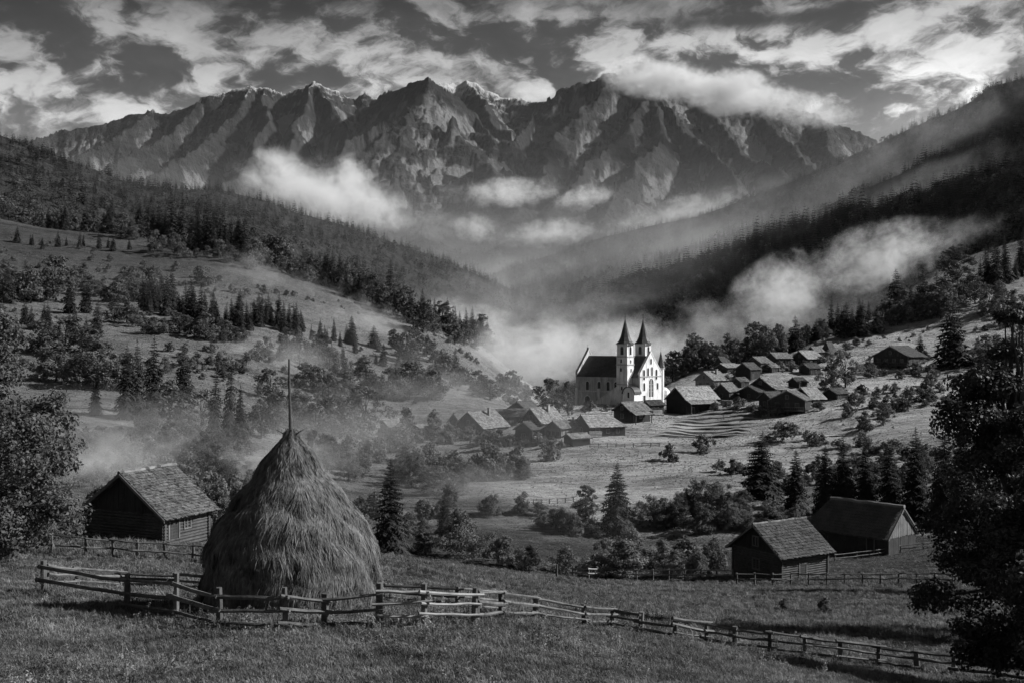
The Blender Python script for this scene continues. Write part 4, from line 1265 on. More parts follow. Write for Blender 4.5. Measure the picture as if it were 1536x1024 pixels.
def house(nm, label, cat, group, apex, ridge_end, eL, eR, y_eave, y_base, alpha, wall='plank_dark', roofm='shingle', D=None, oh=0.5, rows=9, cols=14,
          th=.2, logs=False, gable=None, wins=(1, 1, 1), dr=True, chim=False, hip=0.0, hip_front=0.0, ridgem=None, stilts=0.0, balcony=False, smoke=None, ovf=.5, lean=None, side_door=False):
    mid = (eL + eR) / 2.0
    if D is None:
        D = hit(mid, y_base)
    pm = F / D
    a = R(alpha) + math.atan((mid - CX) / F)
    w_ = (eR - eL) / pm / math.cos(R(alpha)); L = max(3.0, abs(ridge_end - apex[0]) / pm / abs(math.sin(R(alpha))))
    if alpha == 0: L = 8.0
    rise = (y_eave - apex[1]) / pm; wh = (y_base - y_eave) / pm
    loc = Vector(((mid - CX) / F * D, D, (CY - y_base) / F * D))
    t = empty(nm, loc, -a)
    tag(t, label, cat, group)
    hw = w_ / 2; ww = hw - oh; sl = rise / hw
    zt = wh + sl * oh - th * 1.25
    zr = wh + rise - th * 1.25
    y0, y1 = ovf, L - ovf
    vis = '+x' if alpha >= 0 else '-x'; vs = 1 if alpha >= 0 else -1
    z0 = -1.6
    b = MB()
    bot = stilts if stilts else z0
    if logs:
        n = max(4, int(round((zt - 0.0) / .26))); hl = zt / n
        for i in range(n + 3):
            zc = -3 * hl + hl * (i + .5)
            for s in (-1, 1):
                ex = .22
                b.tube([(s * ww, y0 - ex, zc + rnd.uniform(-.02, .02)), (s * ww, (y0 + y1) / 2, zc + rnd.uniform(-.02, .02)), (s * ww, y1 + ex, zc + rnd.uniform(-.02, .02))], [hl * .56] * 3, 8, jit=.10)
            for y in (y0, y1):
                b.tube([(-ww - ex, y, zc + hl * .3), (0, y, zc + hl * .3 + rnd.uniform(-.02, .02)), (ww + ex, y, zc + hl * .3)], [hl * .56] * 3, 8, jit=.10)
        b.box((-ww + .04, y0 + .04, z0), (ww - .04, y1 - .04, zt))
    else:
        b.box((-ww, y0, bot), (ww, y1, zt))
        # boards stand proud of the wall in an uneven rhythm
        k = max(6, int(2 * ww / .45))
        for i in range(k):
            x0 = -ww + 2 * ww * i / k + .015; x1 = -ww + 2 * ww * (i + 1) / k - .015
            b.box((x0, y0 - .02 - .05 * rnd.random(), bot), (x1, y0 - .003, zt - .003))
        k = max(6, int((y1 - y0) / .45))
        for i in range(k):
            a0 = y0 + (y1 - y0) * i / k + .015; a1 = y0 + (y1 - y0) * (i + 1) / k - .015
            e = .02 + .05 * rnd.random()
            if vs > 0: b.box((ww + .003, a0, bot), (ww + e, a1, zt - .003))
            else: b.box((-ww - e, a0, bot), (-ww - .003, a1, zt - .003))
    b.build('wall', M[wall], t)
    # gable triangle of upright boards
    gb = MB()
    for (yy, d, hp) in ((y0, -1, hip_front), (y1, 1, hip)):
        if hp: continue
        k = max(8, int(2 * ww / .28))
        for i in range(k):
            x0 = -ww + 2 * ww * i / k; x1 = -ww + 2 * ww * (i + 1) / k - .02
            za = zr - abs(x0) * sl; zb = zr - abs(x1) * sl
            e = .06 + .06 * rnd.random(); low = zt - .05 - .14 * rnd.random()
            gb.prism([(x0, yy + d * .01, low), (x1, yy + d * .01, low), (x1, yy + d * .01, max(low + .02, zb)), (x0, yy + d * .01, max(low + .02, za))], (0, d * e, 0))
    if gb.v:
        gb.build('gable', M[gable or wall], t)
    # roof
    rb = MB()
    ra = ovf * 0 + hip_front; rbk = L - hip
    Rz = wh + rise
    for s in (-1, 1):
        roof_slope(rb, (0, ra, Rz), (0, rbk, Rz), (s * hw, L, wh), (s * hw, 0, wh), th, rows, cols)
    if hip:
        roof_slope(rb, (-.02, rbk, Rz), (.02, rbk, Rz), (hw, L, wh), (-hw, L, wh), th, rows, max(4, cols // 2))
    if hip_front:
        roof_slope(rb, (-.02, ra, Rz), (.02, ra, Rz), (hw, 0, wh), (-hw, 0, wh), th, rows, max(4, cols // 2))
    ro = rb.build('roof', M[roofm], t)
    cb = MB()
    npt = 9
    pts = [(rnd.uniform(-.03, .03), ra - .06 + (rbk - ra + .12) * i / (npt - 1), Rz + .05 + rnd.uniform(-.04, .04)) for i in range(npt)]
    cb.tube(pts, [th * .75] * npt, 7, jit=.35)
    cb.build('ridge_cap', M[ridgem or roofm], ro)
    if not hip_front:
        vb = MB()
        for s in (-1, 1):
            vb.prism([(0, -.05, Rz - .02), (s * hw, -.05, wh - .02), (s * hw, -.05, wh - .26), (0, -.05, Rz - .28)], (0, -.05, 0))
        vb.build('barge_board', M['plank'], ro)
    if chim:
        c2 = MB(); cxx = vs * hw * .3; cyy = L * .6
        c2.box((cxx - .35, cyy - .35, Rz - rise * .6), (cxx + .35, cyy + .35, Rz + .7)); c2.box((cxx - .45, cyy - .45, Rz + .702), (cxx + .45, cyy + .45, Rz + .85))
        c2.build('chimney', M['chimney'], ro)
    wz = max(.9, (zt - (stilts or 0)) * .52 + (stilts or 0)); wsz = min(1.1, zt * .38)
    yf = y0 - .08
    for i in range(wins[0]):
        x = -ww + 2 * ww * (i + .75) / (wins[0] + .5)
        window(t, (x, yf, wz), wsz * .85, wsz, '-y')
    if wins[1] and rise > 2.2:
        window(t, (0, y0 - .14, zt + rise * .32), wsz * .7, wsz * .9, '-y')
    for i in range(wins[2]):
        y = y0 + (y1 - y0) * (i + .8) / (wins[2] + .6)
        window(t, (vs * (ww + .08), y, wz), wsz * .85, wsz, vis)
    if dr:
        door(t, (vs * (ww + .08), y0 + (y1 - y0) * (.2 if not side_door else .45), max(stilts, 0)), 1.0, min(2.0, (zt - max(stilts, 0)) * .85), vis)
    if stilts:
        s2 = MB()
        for x in (-ww + .2, 0, ww - .2):
            for y in (y0 + .2, y1 - .2):
                s2.box((x - .18, y - .18, z0), (x + .18, y + .18, stilts - .003))
        s2.build('stilts', M['log'], t)
    if balcony:
        b2 = MB(); zb = (stilts or 0) + .05; dep = 1.3
        b2.box((-hw, y0 - dep, zb - .18), (hw, y0 - .14, zb))
        b2.box((-hw, y0 - dep, zb + .9), (hw, y0 - dep + .1, zb + 1.0))
        k = 18
        for i in range(k + 1):
            x = -hw + .06 + (2 * hw - .12) * i / k
            b2.box((x - .04, y0 - dep + .02, zb + .002), (x + .04, y0 - dep + .08, zb + .898))
        for x in (-hw + .15, hw - .15):
            b2.box((x - .08, y0 - dep + .1, -1.2), (x + .08, y0 - dep + .26, zb - .182)); b2.box((x - .07, y0 - dep + .11, zb + .002), (x + .07, y0 - dep + .25, zt))
        b2.build('balcony', M['plank'], t)
    if lean:
        # a lower pent roof against the long visible side: (depth, drop, material)
        dp, dz, lm = lean
        l2 = MB()
        roof_slope(l2, (vs * (hw - .1), .4, wh - .12), (vs * (hw - .1), L * .85, wh - .12), (vs * (hw + dp), L * .85, wh - dz), (vs * (hw + dp), .4, wh - dz), .12, 4, cols)
        l2.build('pent_roof', M[lm], t)
        p2 = MB()
        for y in (.7, L * .8):
            p2.box((vs * (hw + dp - .35) - .09, y - .09, -1.4), (vs * (hw + dp - .35) + .09, y + .09, wh - dz - .02))
        p2.build('pent_posts', M['plank_dark'], t)
    return t


# the two log cabins, the long barn, the barn by the big tree
house('log_barn', 'log barn with shingle roof and dark plank gable, between big tree and haystack', 'barn', None, (180, 709), 264, 116, 242, 773, 806, 45,
      wall='log', roofm='shingle_old', rows=19, cols=34, logs=True, gable='plank_dark', wins=(0, 0, 1), oh=.7, th=.22, ridgem='shingle', ovf=.6)
house('log_cabin', 'dark log cabin with a steep streaked roof, in front of the long thatched barn', 'cabin', None, (1131, 786), 1211, 1088, 1171, 828, 868, 46,
      wall='log', roofm='shingle_dark', rows=13, cols=44, logs=True, gable='plank_black', wins=(1, 1, 0), oh=.75, th=.22, ridgem='shingle', ovf=.6, side_door=True)
house('thatched_barn', 'long low barn under a deep thatched roof with a pale plank gable', 'barn', None, (1352, 760), 1222, 1334, 1378, 803, 828, -62,
      wall='plank_dark', roofm='thatch', rows=11, cols=60, gable='plank', wins=(0, 0, 0), oh=.6, th=.4, ridgem='thatch_pale', ovf=.3, hip=2.2, dr=True)
VH = 'village houses below the church'
house('village_house', 'biggest village barn, broad dark gable and pale mottled roof, above round bushes', 'house', VH, (699, 617), 742, 677, 725, 641, 655, 40, roofm='shingle', rows=8, cols=16, wins=(3, 1, 1), chim=True)
house('village_house', 'long low house whose roof shows behind the biggest village barn', 'house', VH, (742, 614), 792, 728, 757, 623, 640, 60, D=325, roofm='shingle_dark', wins=(1, 0, 1))
house('village_house', 'house with a bright attic light, behind the small gabled shed', 'house', VH, (791, 612), 828, 777, 813, 634, 655, 38, roofm='shingle', wins=(2, 1, 1), chim=True)
house('village_house', 'small dark gabled shed at the end of the garden fence', 'shed', VH, (783, 632), 805, 769, 799, 644, 664, 35, wall='plank_black', roofm='shingle_dark', wins=(1, 0, 0))
house('village_house', 'farthest small roof behind the left village, under the hedge', 'house', VH, (776, 602), 799, 760, 790, 613, 626, 38, D=345, roofm='shingle_dark', wins=(0, 0, 0))
house('village_house', 'house with a row of lit windows in its gable, in front of the hipped longhouse', 'house', VH, (828, 631), 876, 815, 842, 642, 658, 44, wall='plank', roofm='shingle', wins=(3, 0, 2), chim=True)
house('village_house', 'longhouse with a pale hipped roof just below the church', 'house', VH, (868, 621), 925, 858, 884, 638, 652, 66, roofm='shingle_pale', hip=3.2, wins=(1, 0, 3), rows=7, cols=18)
house('village_house', 'house with a porch roof standing against the church foot', 'house', VH, (933, 603), 966, 917, 946, 616, 632, 44, wall='plank_black', roofm='shingle', wins=(1, 1, 1), lean=(1.6, .9, 'shingle'), chim=False)
house('village_house', 'low house with a dark roof beside the church front', 'house', VH, (968, 600), 992, 960, 975, 607, 620, 55, D=330, roofm='shingle_dark', wins=(0, 0, 1))
house('village_house', 'low hut with a swept roof at the far left end of the village', 'hut', VH, (570, 629), 600, 563, 583, 639, 650, 58, roofm='shingle', wins=(1, 0, 1), hip=1.0)
house('village_house', 'flat shed with a bright slab roof between two leafy trees', 'shed', VH, (622, 637), 642, 615, 630, 641, 652, 55, roofm='shingle_pale', wins=(0, 0, 0))
house('village_house', 'small dark roof peeping out left of the biggest village barn', 'shed', VH, (681, 619), 700, 671, 689, 632, 648, 40, D=335, roofm='shingle_dark', wins=(0, 0, 0))
house('village_house', 'open shed with a bright sheet roof at the head of the sunny meadow', 'shed', VH, (850, 650), 881, 842, 858, 656, 668, 64, wall='plank_black', roofm='shingle_pale', wins=(0, 0, 0), dr=False)
UH = 'village houses right of the church'
house('village_house', 'large black-walled barn with a wide pale roof, right beside the church', 'barn', UH, (1012, 580), 1064, 996, 1029, 599, 620, 47, wall='plank_black', roofm='shingle_pale', rows=9, cols=20, wins=(0, 0, 0), lean=(1.8, 1.1, 'shingle_pale'))
house('village_house', 'grey-gabled house with a sunlit roof behind the large black barn', 'house', UH, (1056, 557), 1081, 1040, 1070, 570, 583, 38, wall='plank', roofm='shingle_pale', wins=(2, 1, 1), chim=True)
house('village_house', 'small house with a pale roof right of the large black barn', 'house', UH, (1081, 575), 1099, 1068, 1094, 587, 600, 32, roofm='shingle', wins=(1, 0, 1))
house('village_house', 'black barn with plain roof in the middle of the upper village', 'barn', UH, (1114, 544), 1131, 1101, 1126, 554, 570, 34, wall='plank_black', roofm='shingle_dark', wins=(0, 0, 0))
house('village_house', 'low pale-roofed hut at the left of the upper village', 'hut', UH, (1082, 545), 1104, 1070, 1090, 551, 560, 48, roofm='shingle_pale', wins=(0, 0, 0))
house('village_house', 'hut with a pointed dark roof against the fog trees', 'hut', UH, (1078, 535), 1092, 1068, 1087, 548, 556, 35, roofm='shingle_dark', wins=(0, 0, 0), hip=1.5)
house('village_house', 'dark house with two joined gables behind the black barn', 'house', UH, (1129, 535), 1148, 1117, 1141, 544, 558, 36, roofm='shingle', wins=(1, 0, 0))
house('village_house', 'tall dark house with light roof slope near the top of the village', 'house', UH, (1155, 529), 1180, 1147, 1164, 537, 550, 58, roofm='shingle_pale', wins=(1, 1, 2))
house('village_house', 'house with the brightest white roof at the top of the village', 'house', UH, (1197, 526), 1222, 1185, 1211, 538, 549, 44, wall='plank_black', roofm='shingle_pale', wins=(1, 1, 1))
house('village_house', 'little gabled house directly behind the brightest white roof', 'house', UH, (1216, 520), 1230, 1208, 1224, 528, 540, 40, roofm='shingle', wins=(0, 1, 0))
house('village_house', 'dark steep hay barn that stands alone above the top houses', 'barn', UH, (1237, 513), 1249, 1228, 1246, 531, 535, 30, wall='plank_black', roofm='shingle_dark', wins=(0, 0, 0), hip=1.0, hip_front=1.2, dr=False)
house('village_house', 'wide house with a long sagging grey roof in the middle of the slope', 'house', UH, (1143, 565), 1168, 1122, 1157, 579, 596, 38, roofm='shingle', wins=(2, 1, 1), lean=(1.8, .9, 'shingle'))
house('village_house', 'low house with a broad dark roof left of the long sagging roof', 'house', UH, (1122, 578), 1150, 1106, 1138, 587, 600, 48, wall='plank_black', roofm='shingle_dark', wins=(1, 0, 1))
house('village_house', 'balcony chalet with a broad front gable, lowest of the right village', 'chalet', UH, (1181, 585), 1195, 1152, 1208, 600, 623, 14, roofm='shingle', wins=(3, 1, 0), stilts=1.6, balcony=True, dr=False)
house('village_house', 'small house half hidden behind the left of the balcony chalet', 'house', UH, (1146, 587), 1170, 1135, 1156, 597, 614, 48, roofm='shingle_dark', wins=(1, 0, 0))
house('village_house', 'house with a light roof touching the right of the balcony chalet', 'house', UH, (1197, 581), 1220, 1185, 1217, 598, 612, 40, roofm='shingle_pale', wins=(0, 0, 2))
house('village_house', 'lone wooden chalet on stilts high on the right meadow', 'chalet', None, (1334, 519), 1362, 1307, 1362, 535, 553, 24, wall='plank_dark', roofm='shingle_dark', wins=(4, 2, 2), stilts=1.4, balcony=True, dr=False, oh=.9)

house('village_house', 'tiny dark shed below the grey-gabled house', 'shed', UH, (1063, 588), 1078, 1055, 1071, 594, 602, 42, wall='plank_black', roofm='shingle_dark', wins=(0, 0, 0), oh=.35)
house('village_house', 'small grey hut between the black barn and the long sagging roof', 'hut', UH, (1103, 566), 1118, 1095, 1111, 572, 581, 40, roofm='shingle', wins=(1, 0, 0), oh=.35)
house('village_house', 'dark shed on the slope right of the long sagging roof', 'shed', UH, (1188, 566), 1204, 1180, 1197, 573, 582, 44, wall='plank_black', roofm='shingle_dark', wins=(0, 0, 0), oh=.35)
house('village_house', 'small barn under the brightest white roof', 'barn', UH, (1205, 545), 1224, 1196, 1214, 552, 561, 46, roofm='shingle_dark', wins=(0, 0, 1), oh=.4)
house('village_house', 'grey hut between the black barn and the tall dark house', 'hut', UH, (1149, 545), 1163, 1141, 1157, 551, 559, 38, roofm='shingle', wins=(1, 0, 0), oh=.35)
house('village_house', 'dark barn by the spreading tree at the right end of the village', 'barn', UH, (1243, 582), 1262, 1232, 1255, 590, 600, 36, wall='plank_black', roofm='shingle_dark', wins=(0, 0, 0), oh=.4)


def church():
    D = hit(960, 608)
    th = R(-37.5)
    o = Vector(((959.6 - CX) / F * D, D, (CY - 607) / F * D))
    k = D / 330.0
    t = empty('church', o, th, (k, k, k))
    tag(t, 'white twin-towered church with dark slate roofs standing above the village', 'church')
    # local: x along the nave to the front (x=0), y across; the near corner of the front is the origin
    W, L, H, RZ = 12.8, 23.0, 8.6, 14.6
    b = MB()
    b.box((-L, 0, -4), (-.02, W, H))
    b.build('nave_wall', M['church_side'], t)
    b = MB(); b.box((-L - .12, -.14, H - .35), (-.5, -.003, H - .05)); b.box((-L - .12, -.10, 3.6), (-.5, -.003, 3.8))
    for x in (-L + .4, -L * .62, -L * .3):
        b.box((x - .4, -.7, -4), (x + .4, -.15, 4.6))
    b.build('cornice', M['church'], t)
    rb = MB(); c = W / 2
    for s in (-1, 1):
        roof_slope(rb, (-L + .5, c, RZ), (-.55, c, RZ), (-.55, c + s * (c + .5), H - .25), (-L + .5, c + s * (c + .5), H - .25), .25, 16, 40, rough=.5)
    rb.build('nave_roof', M['slate'], t)

    def gable(x, dx, top, mat, nm):
        g_ = MB()
        pr = [(x, -.05, -4), (x, W + .05, -4), (x, W + .05, H + .5), (x, c, top), (x, -.05, H + .5)]
        g_.prism(pr, (dx, 0, 0))
        for s in (-1, 1):      # raised coping along the slopes
            g_.prism([(x - .1, c, top + .02), (x - .1, c + s * (c + .15), H + .55), (x - .1, c + s * (c + .15), H + .95), (x - .1, c, top + .5)], (dx + .2, 0, 0))
        return g_.build(nm, M[mat], t)
    gable(-.5, .62, 15.6, 'church', 'front_gable')
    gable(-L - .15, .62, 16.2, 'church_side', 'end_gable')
    b = MB(); b.box((-L - .2, c - .15, 16.6), (-L + .5, c + .15, 17.2)); b.tube([(-L + .1, c, 17.2), (-L + .1, c, 18.3)], [.06, .04], 5); b.tube([(-L + .1, c - .3, 17.9), (-L + .1, c + .3, 17.9)], [.05, .05], 5)
    b.build('finial', M['stone'], t)
    # nave windows and the arched door in the side
    for x in (-L + 4.2, -L + 8.5, -L + 11.8, -L + 14.6):
        window(t, (x, -.004, 5.4), 1.15, 2.7, '-y', ('church', 'pane'), arch=True, bars=False)
    window(t, (-L + 4.2, -.004, -.1), 1.9, 4.6, '-y', ('church', 'plank_black'), arch=True, bars=False)['label'] = 'arched side doorway'
    # front windows: tall lights, big traceried window, small ones
    xf = .124
    for (y, z, ww, hh) in [(c, 5.0, 2.7, 5.6)]:
        big = window(t, (xf, y, z), ww, hh, '+x', ('church', 'pane'), arch=True, bars=True)
        tr = MB()
        for q in (-.7, .7):
            tr.box((xf + .03, y + q - .06, z - hh / 2), (xf + .10, y + q + .06, z + hh / 2 - .9))
        for q in (-1.2, -.1, 1.0):
            tr.box((xf + .03, y - ww / 2, z + q), (xf + .09, y + ww / 2, z + q + .1))
        tr.build('tracery', M['stone'], big)
    for (y, z, ww, hh) in [(2.2, 9.0, 1.05, 3.1), (4.6, 9.7, .95, 2.7), (6.9, 9.6, .95, 3.5), (9.6, 9.0, 1.05, 3.1), (6.4, 13.0, .85, 1.7), (2.3, 5.4, 1.05, 2.4), (10.3, 5.4, .95, 2.0)]:
        window(t, (xf, y, z), ww, hh, '+x', ('church', 'pane'), arch=True, bars=False)
    door(t, (xf, 2.4, .2), 1.3, 2.6, '+x', ('church', 'plank_black'))
    b = MB(); b.box((.125, -.1, 8.3), (.3, W + .1, 8.6)); b.build('string_course', M['stone'], t)

    def tower(x0, y0, nm):
        s = 3.8
        b = MB(); b.box((x0 - s, y0, -4), (x0, y0 + s, 14.3))
        tw = b.build('tower', M['church'], t)
        cx_, cy_ = x0 - s / 2, y0 + s / 2
        b = MB()
        for z in (6.0, 11.9, 14.3):
            b.box((x0 - s - .18, y0 - .18, z + .003), (x0 + .18, y0 + s + .18, z + .32))
        b.build('tower_cornice', M['stone'], tw)
        b = MB(); h = s / 2 - .12
        b.box((cx_ - h, cy_ - h, 14.63), (cx_ + h, cy_ + h, 18.0)); b.box((cx_ - h - .3, cy_ - h - .3, 18.003), (cx_ + h + .3, cy_ + h + .3, 18.25))
        b.build('belfry', M['church'], tw)
        # bell openings and slits are parts of the tower as a whole
        for (ax, cc) in (('-y', (cx_, cy_ - h - .003, 16.3)), ('+x', (cx_ + h + .003, cy_, 16.3)), ('+y', (cx_, cy_ + h + .003, 16.3))):
            window(tw, cc, 1.15, 2.5, ax, ('church', 'pane'), arch=True, bars=False)
        for (ax, cc) in (('-y', (cx_ - .2, y0 - .003, 13.2)), ('+x', (x0 + .003, cy_, 13.0)), ('-y', (cx_ - .3, y0 - .003, 10.6)), ('+x', (x0 + .003, cy_ + .2, 10.4)), ('-y', (cx_, y0 - .003, 5.0))):
            window(tw, cc, .6, 1.1, ax, ('church', 'pane'), arch=True, bars=False)
        b = MB(); r = s / 2 + .55
        b.lathe([(r * 1.20, 18.26), (r * .86, 19.0), (r * .60, 20.3), (r * .36, 22.6), (r * .16, 24.6), (.05, 25.9)], 8, (cx_, cy_), R(22.5))
        sp = b.build('spire', M['slate'], tw)
        b = MB(); b.tube([(cx_, cy_, 25.8), (cx_, cy_, 27.6)], [.09, .05], 5); b.lathe([(.02, 26.2), (.22, 26.4), (.02, 26.65)], 8, (cx_, cy_)); b.tube([(cx_ - .35, cy_, 27.2), (cx_ + .35, cy_, 27.2)], [.05, .05], 5)
        b.build('cross', M['metal'], tw)
    tower(-2.65, -2.8, 'tower')
    tower(-2.9, W - 4.6, 'tower')
    # stair turret with its own small spire at the far corner of the front
    b = MB(); b.lathe([(1.0, -4), (1.0, 10.6), (1.25, 10.7), (1.25, 10.95)], 8, (-.6, W + .9), R(22.5))
    tu = b.build('turret', M['church'], t)
    b = MB(); b.lathe([(1.4, 10.96), (1.0, 11.9), (.55, 13.8), (.04, 16.0)], 8, (-.6, W + .9), R(22.5)); b.tube([(-.6, W + .9, 15.8), (-.6, W + .9, 17.4)], [.05, .03], 5)
    b.build('turret_spire', M['slate'], tu)
    # little chapel with a round gable between tower and front
    b = MB(); y_ = -3.9; cx2, hw = .05 - 1.6, 2.0
    prof = [(cx2 - hw, y_, -4), (cx2 + hw, y_, -4), (cx2 + hw, y_, 3.4)] + [(cx2 + hw * math.cos(q * math.pi / 10), y_, 3.4 + hw * math.sin(q * math.pi / 10)) for q in range(1, 10)] + [(cx2 - hw, y_, 3.4)]
    b.prism(prof, (0, 3.85, 0))
    ch = b.build('chapel', M['church'], t)
    b = MB()
    for q in range(10):
        a0, a1 = q * math.pi / 10, (q + 1) * math.pi / 10
        b.prism([(cx2 + (hw + .03) * math.cos(a0), y_ - .2, 3.4 + (hw + .03) * math.sin(a0)), (cx2 + (hw + .3) * math.cos(a0), y_ - .2, 3.4 + (hw + .3) * math.sin(a0)),
                 (cx2 + (hw + .3) * math.cos(a1), y_ - .2, 3.4 + (hw + .3) * math.sin(a1)), (cx2 + (hw + .03) * math.cos(a1), y_ - .2, 3.4 + (hw + .03) * math.sin(a1))], (0, 4.0, 0))
    b.build('chapel_roof', M['slate'], ch)
    window(ch, (cx2, y_ - .004, 3.1), .7, 1.7, '-y', ('church', 'pane'), arch=True, bars=False)
    # sloping buttress wall below the near tower
    b = MB(); b.prism([(-6.5, -2.4, -4), (-6.5, -2.4, 5.2), (-14.5, -2.4, .2), (-14.5, -2.4, -4)], (0, 1.0, 0))
    b.prism([(-6.5, -2.6, 5.21), (-6.5, -2.6, 5.5), (-14.7, -2.6, .45), (-14.7, -2.6, .19)], (0, 1.4, 0))
    b.build('buttress_wall', M['church'], t)
    # low annex right of the front
    b = MB(); b.box((-6, W + 2.0, -4), (-1.4, W + 6.5, 3.2)); b.lathe([(2.3, -4), (2.3, 2.6), (1.9, 3.8), (1.0, 4.6), (.1, 4.9)], 12, (-1.6, W + 4.2)); b.build('apse', M['church'], t)


church()


# ------------------------------------------------------------------ fences
POSTS = []


def fence(label, posts, rails=(.3, .62, .9), rp=.075, rr=.045, group=None, cls='rail_fence', extra=0.0, hmin=.8, hmax=1.5, name_post='post', mat='rail'):
    P = []
    for (px, yb, yt) in posts:
        D = hit(px, yb)
        p = at(px, D)
        h = min(hmax, max(hmin, (CY - yt) / F * D - p.z))
        P.append((p, h))
    o = empty(cls, P[0][0])
    tag(o, label, 'fence', group)
    base = P[0][0]
    for (p, h) in P:
        b = MB(); q = p - base
        lx, ly = rnd.uniform(-.05, .05), rnd.uniform(-.05, .05)
        r = rp * rnd.uniform(.85, 1.25)
        b.tube([(q.x, q.y, q.z - .3), (q.x + lx * .5, q.y + ly * .5, q.z + h * .5), (q.x + lx, q.y + ly, q.z + h)], [r, r * .95, r * .85], 7, jit=.25)
        b.build(name_post, M['rail'], o)
        if p.y < 95: POSTS.append(tuple(p))
    for (p, h), (p2, h2) in zip(P[:-1], P[1:]):
        if (p2 - p).length > 14: continue
        a, c = p - base, p2 - base
        d = (c - a).normalized(); side = Vector((d.y, -d.x, 0)) * (rp + rr * .6)
        if side.y > 0: side = -side
        for f in rails:
            if rnd.random() < .04: continue
            e = rnd.uniform(.1, .3)
            z1 = h * f + rnd.uniform(-.05, .05); z2 = h2 * f + rnd.uniform(-.05, .05)
            A_ = a + Vector((0, 0, z1)) + side - d * e; B_ = c + Vector((0, 0, z2)) + side * rnd.uniform(.9, 1.3) + d * e
            pts = [A_ + (B_ - A_) * t_ + Vector((rnd.uniform(-.02, .02), rnd.uniform(-.02, .02), rnd.uniform(-.018, .018) - .02 * math.sin(math.pi * t_))) for t_ in (0, .25, .5, .75, 1)]
            r = rr * rnd.uniform(.8, 1.25)
            b = MB(); b.tube(pts, [r * 1.1, r, r, r * .95, r * .8], 6, jit=.25)
            b.build('rail', M[mat], o)
    return o


fence('rail fence round the near side of the haystack', [(66, 893, 840), (190, 918, 860), (264, 930, 858), (330, 944, 880), (429, 948, 880), (487, 944, 889), (568, 946, 873)], (.2, .5, .82), rp=.10, rr=.06)
fence('four-railed pale hurdle panel right of the haystack', [(571, 946, 876), (636, 947, 875), (711, 945, 881)], (.10, .36, .62, .88), rp=.085, rr=.045, mat='rail_pale')
fence('rail fence on the far side of the haystack', [(70, 884, 846), (115, 882, 849), (180, 884, 853), (268, 887, 858), (330, 892, 862), (440, 898, 866), (572, 905, 872), (686, 918, 878), (751, 926, 882)], (.35, .62, .9), rp=.09, rr=.055)
fence('long dark fence running down the meadow to the lower right corner', [(714, 938, 882), (751, 934, 884), (803, 932, 893), (876, 942, 908), (919, 944, 915), (961, 953, 919), (1012, 961, 926), (1060, 967, 938), (1103, 976, 950), (1156, 983, 955), (1208, 989, 966), (1259, 995, 970), (1318, 1002, 980), (1376, 1010, 985), (1430, 1016, 994), (1500, 1022, 1004), (1560, 1030, 1013)], (.34, .64, .92), rp=.10, rr=.06, hmin=1.0, hmax=1.4)
fence('thin rail fence in front of the log barn', [(-60, 826, 790), (0, 829, 794), (40, 829, 796), (78, 831, 797), (128, 833, 803), (170, 835, 806), (205, 838, 809), (247, 840, 811), (290, 843, 818), (330, 846, 822)], (.45, .9), rp=.09, rr=.06, hmin=1.25, hmax=1.6)
mid_posts = [(x, 866 + 5 * (x - 835) / 250 + rnd.uniform(-1, 1), 853 + 5 * (x - 835) / 250) for x in range(835, 1100, 24)]
fence('low fence with pale rails along the meadow edge left of the log cabin', mid_posts, (.5, .9), rp=.10, rr=.075, hmin=1.35, hmax=1.6, mat='rail_pale')
fence('low dark fence running right from the foot of the log cabin', [(x, 877 + rnd.uniform(-1, 1), 865) for x in range(1105, 1440, 27)], (.5, .9), rp=.10, rr=.07, hmin=1.35, hmax=1.6)
fence('rail fence climbing past the thatched barn gable', [(1252, 842, 832), (1285, 838, 828), (1318, 834, 824), (1350, 829, 818), (1385, 824, 812), (1420, 819, 806)], (.45, .9), rp=.08, rr=.06, hmin=1.0)
fence('village garden fence between the sheet-roofed shed and the terraces', [(x, 672 - (x - 885) * .02, 664) for x in range(885, 1000, 13)], (.4, .85), rp=.09, rr=.07, hmin=1.0)
fence('short fence across the sunny meadow by the lone spruce', [(x, 757 - (x - 800) * .06, 748) for x in range(800, 872, 12)], (.45, .9), rp=.09, rr=.06, hmin=1.0)
fence('garden fence at the lower edge of the right village', [(x, 629 - (x - 1085) * .05, 622) for x in range(1085, 1145, 10)], (.45, .9), rp=.09, rr=.07, hmin=1.0)


# ------------------------------------------------------------------ terraces on the slope below the church
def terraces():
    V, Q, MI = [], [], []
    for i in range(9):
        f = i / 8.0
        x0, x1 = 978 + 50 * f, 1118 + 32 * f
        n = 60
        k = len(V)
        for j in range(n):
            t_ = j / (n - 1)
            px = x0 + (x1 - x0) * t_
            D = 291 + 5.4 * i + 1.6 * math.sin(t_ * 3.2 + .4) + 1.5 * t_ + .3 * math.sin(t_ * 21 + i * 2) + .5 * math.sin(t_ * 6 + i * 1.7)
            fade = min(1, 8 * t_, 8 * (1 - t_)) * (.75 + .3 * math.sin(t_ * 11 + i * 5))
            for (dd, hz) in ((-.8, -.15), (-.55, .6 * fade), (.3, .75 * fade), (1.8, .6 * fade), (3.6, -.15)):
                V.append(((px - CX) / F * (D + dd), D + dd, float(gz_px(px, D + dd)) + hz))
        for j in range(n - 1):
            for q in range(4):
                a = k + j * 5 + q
                Q.append((a, a + 5, a + 6, a + 1)); MI.append(1 if q == 0 else 0)  # front faces take the painted shade, tops stay meadow
    o = link('terraces', npmesh('terraces', V, Q, mats=[M['meadow'], M['bank_shade']], midx=MI))
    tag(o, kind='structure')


terraces()



